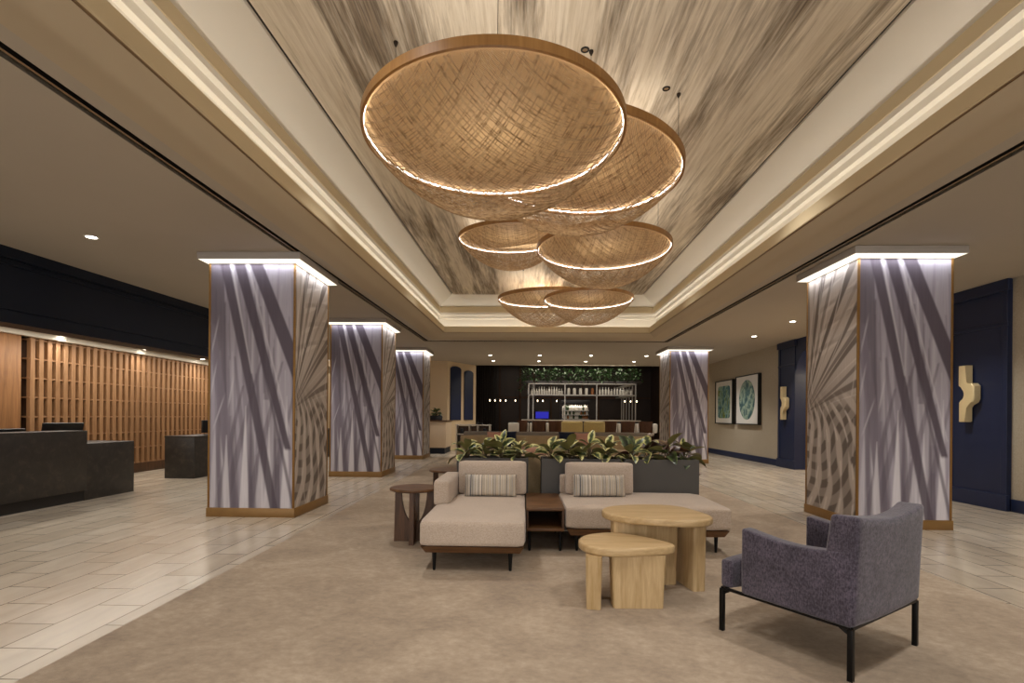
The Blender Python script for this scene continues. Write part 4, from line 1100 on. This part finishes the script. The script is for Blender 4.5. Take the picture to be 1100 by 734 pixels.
# wall elements in the bar hall
dr = thing('drape', 'dark brown pleated drape at the left edge of the bar wall', 'curtain', (-1.95, 26.4, 0))
b = MB(); n = 60; fr_ = [(-2.6 + 1.2 * k / n, 26.4 + 0.05 * math.sin(k * 1.3)) for k in range(n + 1)]
A = [b.bm.verts.new((x, y, 0)) for x, y in fr_]; B = [b.bm.verts.new((x, y, 3.9)) for x, y in fr_]
A2 = [b.bm.verts.new((x, y + .03, 0)) for x, y in fr_]; B2 = [b.bm.verts.new((x, y + .03, 3.9)) for x, y in fr_]
for k in range(n): b.bm.faces.new((A[k], A[k + 1], B[k + 1], B[k])); b.bm.faces.new((A2[k], A2[k + 1], B2[k + 1], B2[k])); b.bm.faces.new((B[k], B[k + 1], B2[k + 1], B2[k])); b.bm.faces.new((A[k], A[k + 1], A2[k + 1], A2[k]))
for q_ in (0, n): b.bm.faces.new((A[q_], B[q_], B2[q_], A2[q_]))
b.build('cloth', M['drape'], dr, True)
w = MB()
for x in (-1.3, -0.25, 0.45, 1.35, 2.95, 3.8, 5.2): w.box(x, x + .09, 26.5, 26.6, 0, 3.95)
w.box(-2.7, 6.5, 26.5, 26.6, 2.2, 2.27); struct(w.build('trim_bar', M['slatb'], smooth=False))
scn = thing('wall_screen', 'glowing blue screen on the dark wall behind the bar', 'screen', (0.94, 26.4, 1.3))
MB().box(.57, 1.30, 26.42, 26.60, 1.12, 1.58, .005).build('bezel', M['blackp'], scn, True)
MB().box(.60, 1.27, 26.41, 26.42, 1.16, 1.5).build('display', M['blue'], scn, True)

# ------------------------------------------------------------------ back left corner
cb = thing('cream_cabinet', 'cream half height cabinet with navy toe kick at the back left', 'cabinet', (-2.9, 17.2, 0))
MB().box(-3.6, -2.56, 16.75, 18.08, 0.20, 1.06, .004).build('body', M['creamp'], cb, True)
MB().box(-3.62, -2.53, 16.72, 18.08, 1.06, 1.10, .004).build('counter_top', M['walnut'], cb, True)
MB().box(-3.6, -2.60, 16.80, 18.08, 0.0, 0.20).build('toe_kick', M['navyd'], cb, True)
pp = plant(-2.93, 17.0, 1.22, 'small dark potted plant on the cream cabinet', [M['ivy'], M['leafC']], 26, 0.22, 0.2, 77, 0.08, 'potted_plant', 'plant', None)
MB().box(-.2, .2, -.09, .09, -.12, .04, .006).build('pot', M['blackp'], pp)
eg = thing('display_shelf', 'pale open shelf unit with walnut insets left of the long sofa', 'shelf', (-1.5, 15.2, 0))
b = MB()
for x in (-2.0, -1.62, -1.38, -1.03): b.box(x, x + .04, 15.0, 15.4, 0, 0.97, .003)
for z in (0.12, 0.42, 0.70): b.box(-2.0, -1.58, 15.0, 15.4, z, z + .03); b.box(-1.38, -.99, 15.0, 15.4, z, z + .03)
b.box(-2.02, -.97, 14.98, 15.42, 0.97, 1.0, .003); b.build('frame', M['white'], eg, True, smooth=False)
MB().box(-1.97, -1.0, 15.36, 15.39, 0.1, 0.95).build('back_panel', M['walnut'], eg, True)
for (x, z) in ((-1.9, .45), (-1.76, .45), (-1.88, .73), (-1.3, .45), (-1.2, .73)):
    tag(MB().box(x, x + .10, 15.08, 15.25, z, z + .15, .004).build('storage_box', M['blackp']), 'small dark box standing inside the pale shelf unit', 'box', 'dark boxes in the pale shelf', 'thing')
tag(MB().lathe([(0, 0), (.06, 0), (.10, .03), (.11, .05), (.10, .045), (.05, .012), (0, .01)], 24, (-1.32, 15.2, 1.0)).build('bowl', M['blackp']), 'small black bowl on top of the pale shelf unit', 'bowl', None, 'thing')

# ------------------------------------------------------------------ general light
lamp('AREA', (2.2, 20.3, 3.7), 24, (1, .88, .72), 4.0, 0.6)
lamp('AREA', (2.25, 22.45, 1.76), 1.0, (1, .88, .74), 1.0, 0.1)
lamp('AREA', (2.0, 25.3, 3.85), 9, (1, .85, .66), 7.0, 0.6)  # added ambient fill to lift the dark bar hall, no fixture
lamp('AREA', (2.2, 19.3, 3.19), 14, (1, .92, .8), 4.0, 0.1, (0.6, 0, 0))
lamp('SPOT', (2.3, 22.2, 2.4), 6, (1, .85, .7), .05, angle=120)
lamp('POINT', (8.4, 10.5, 2.6), 50, (1, .85, .66), .2)
w = bpy.data.worlds.new('lobby_world'); sc.world = w; w.use_nodes = True
w.node_tree.nodes['Background'].inputs[0].default_value = (1.0, 0.975, 0.955, 1); w.node_tree.nodes['Background'].inputs[1].default_value = 0.75

# ------------------------------------------------------------------ camera
cd = bpy.data.cameras.new('camera'); cam = bpy.data.objects.new('camera', cd); COL.objects.link(cam); sc.camera = cam
cd.sensor_fit = 'HORIZONTAL'; cd.sensor_width = 36.0; cd.lens = 550.0 / 1100.0 * 36.0
cd.shift_x = 0.64 / 1100.0; cd.shift_y = 80.5 / 1100.0
cd.clip_start = 0.05; cd.clip_end = 200
TH, RO = 0.0245, 0.008
fw = Vector((-math.sin(TH), math.cos(TH), 0)); rt = Vector((math.cos(TH), math.sin(TH), 0)); up = Vector((0, 0, 1))
r2 = rt * math.cos(RO) + up * math.sin(RO); u2 = up * math.cos(RO) - rt * math.sin(RO)
cam.matrix_world = Matrix(((r2.x, u2.x, -fw.x, 0), (r2.y, u2.y, -fw.y, 0), (r2.z, u2.z, -fw.z, 1.25), (0, 0, 0, 1)))
sc.view_settings.view_transform = 'Standard'; sc.view_settings.look = 'None'
sc.view_settings.gamma = 1.0; sc.view_settings.use_curve_mapping = False
sc.view_settings.exposure = 1.62
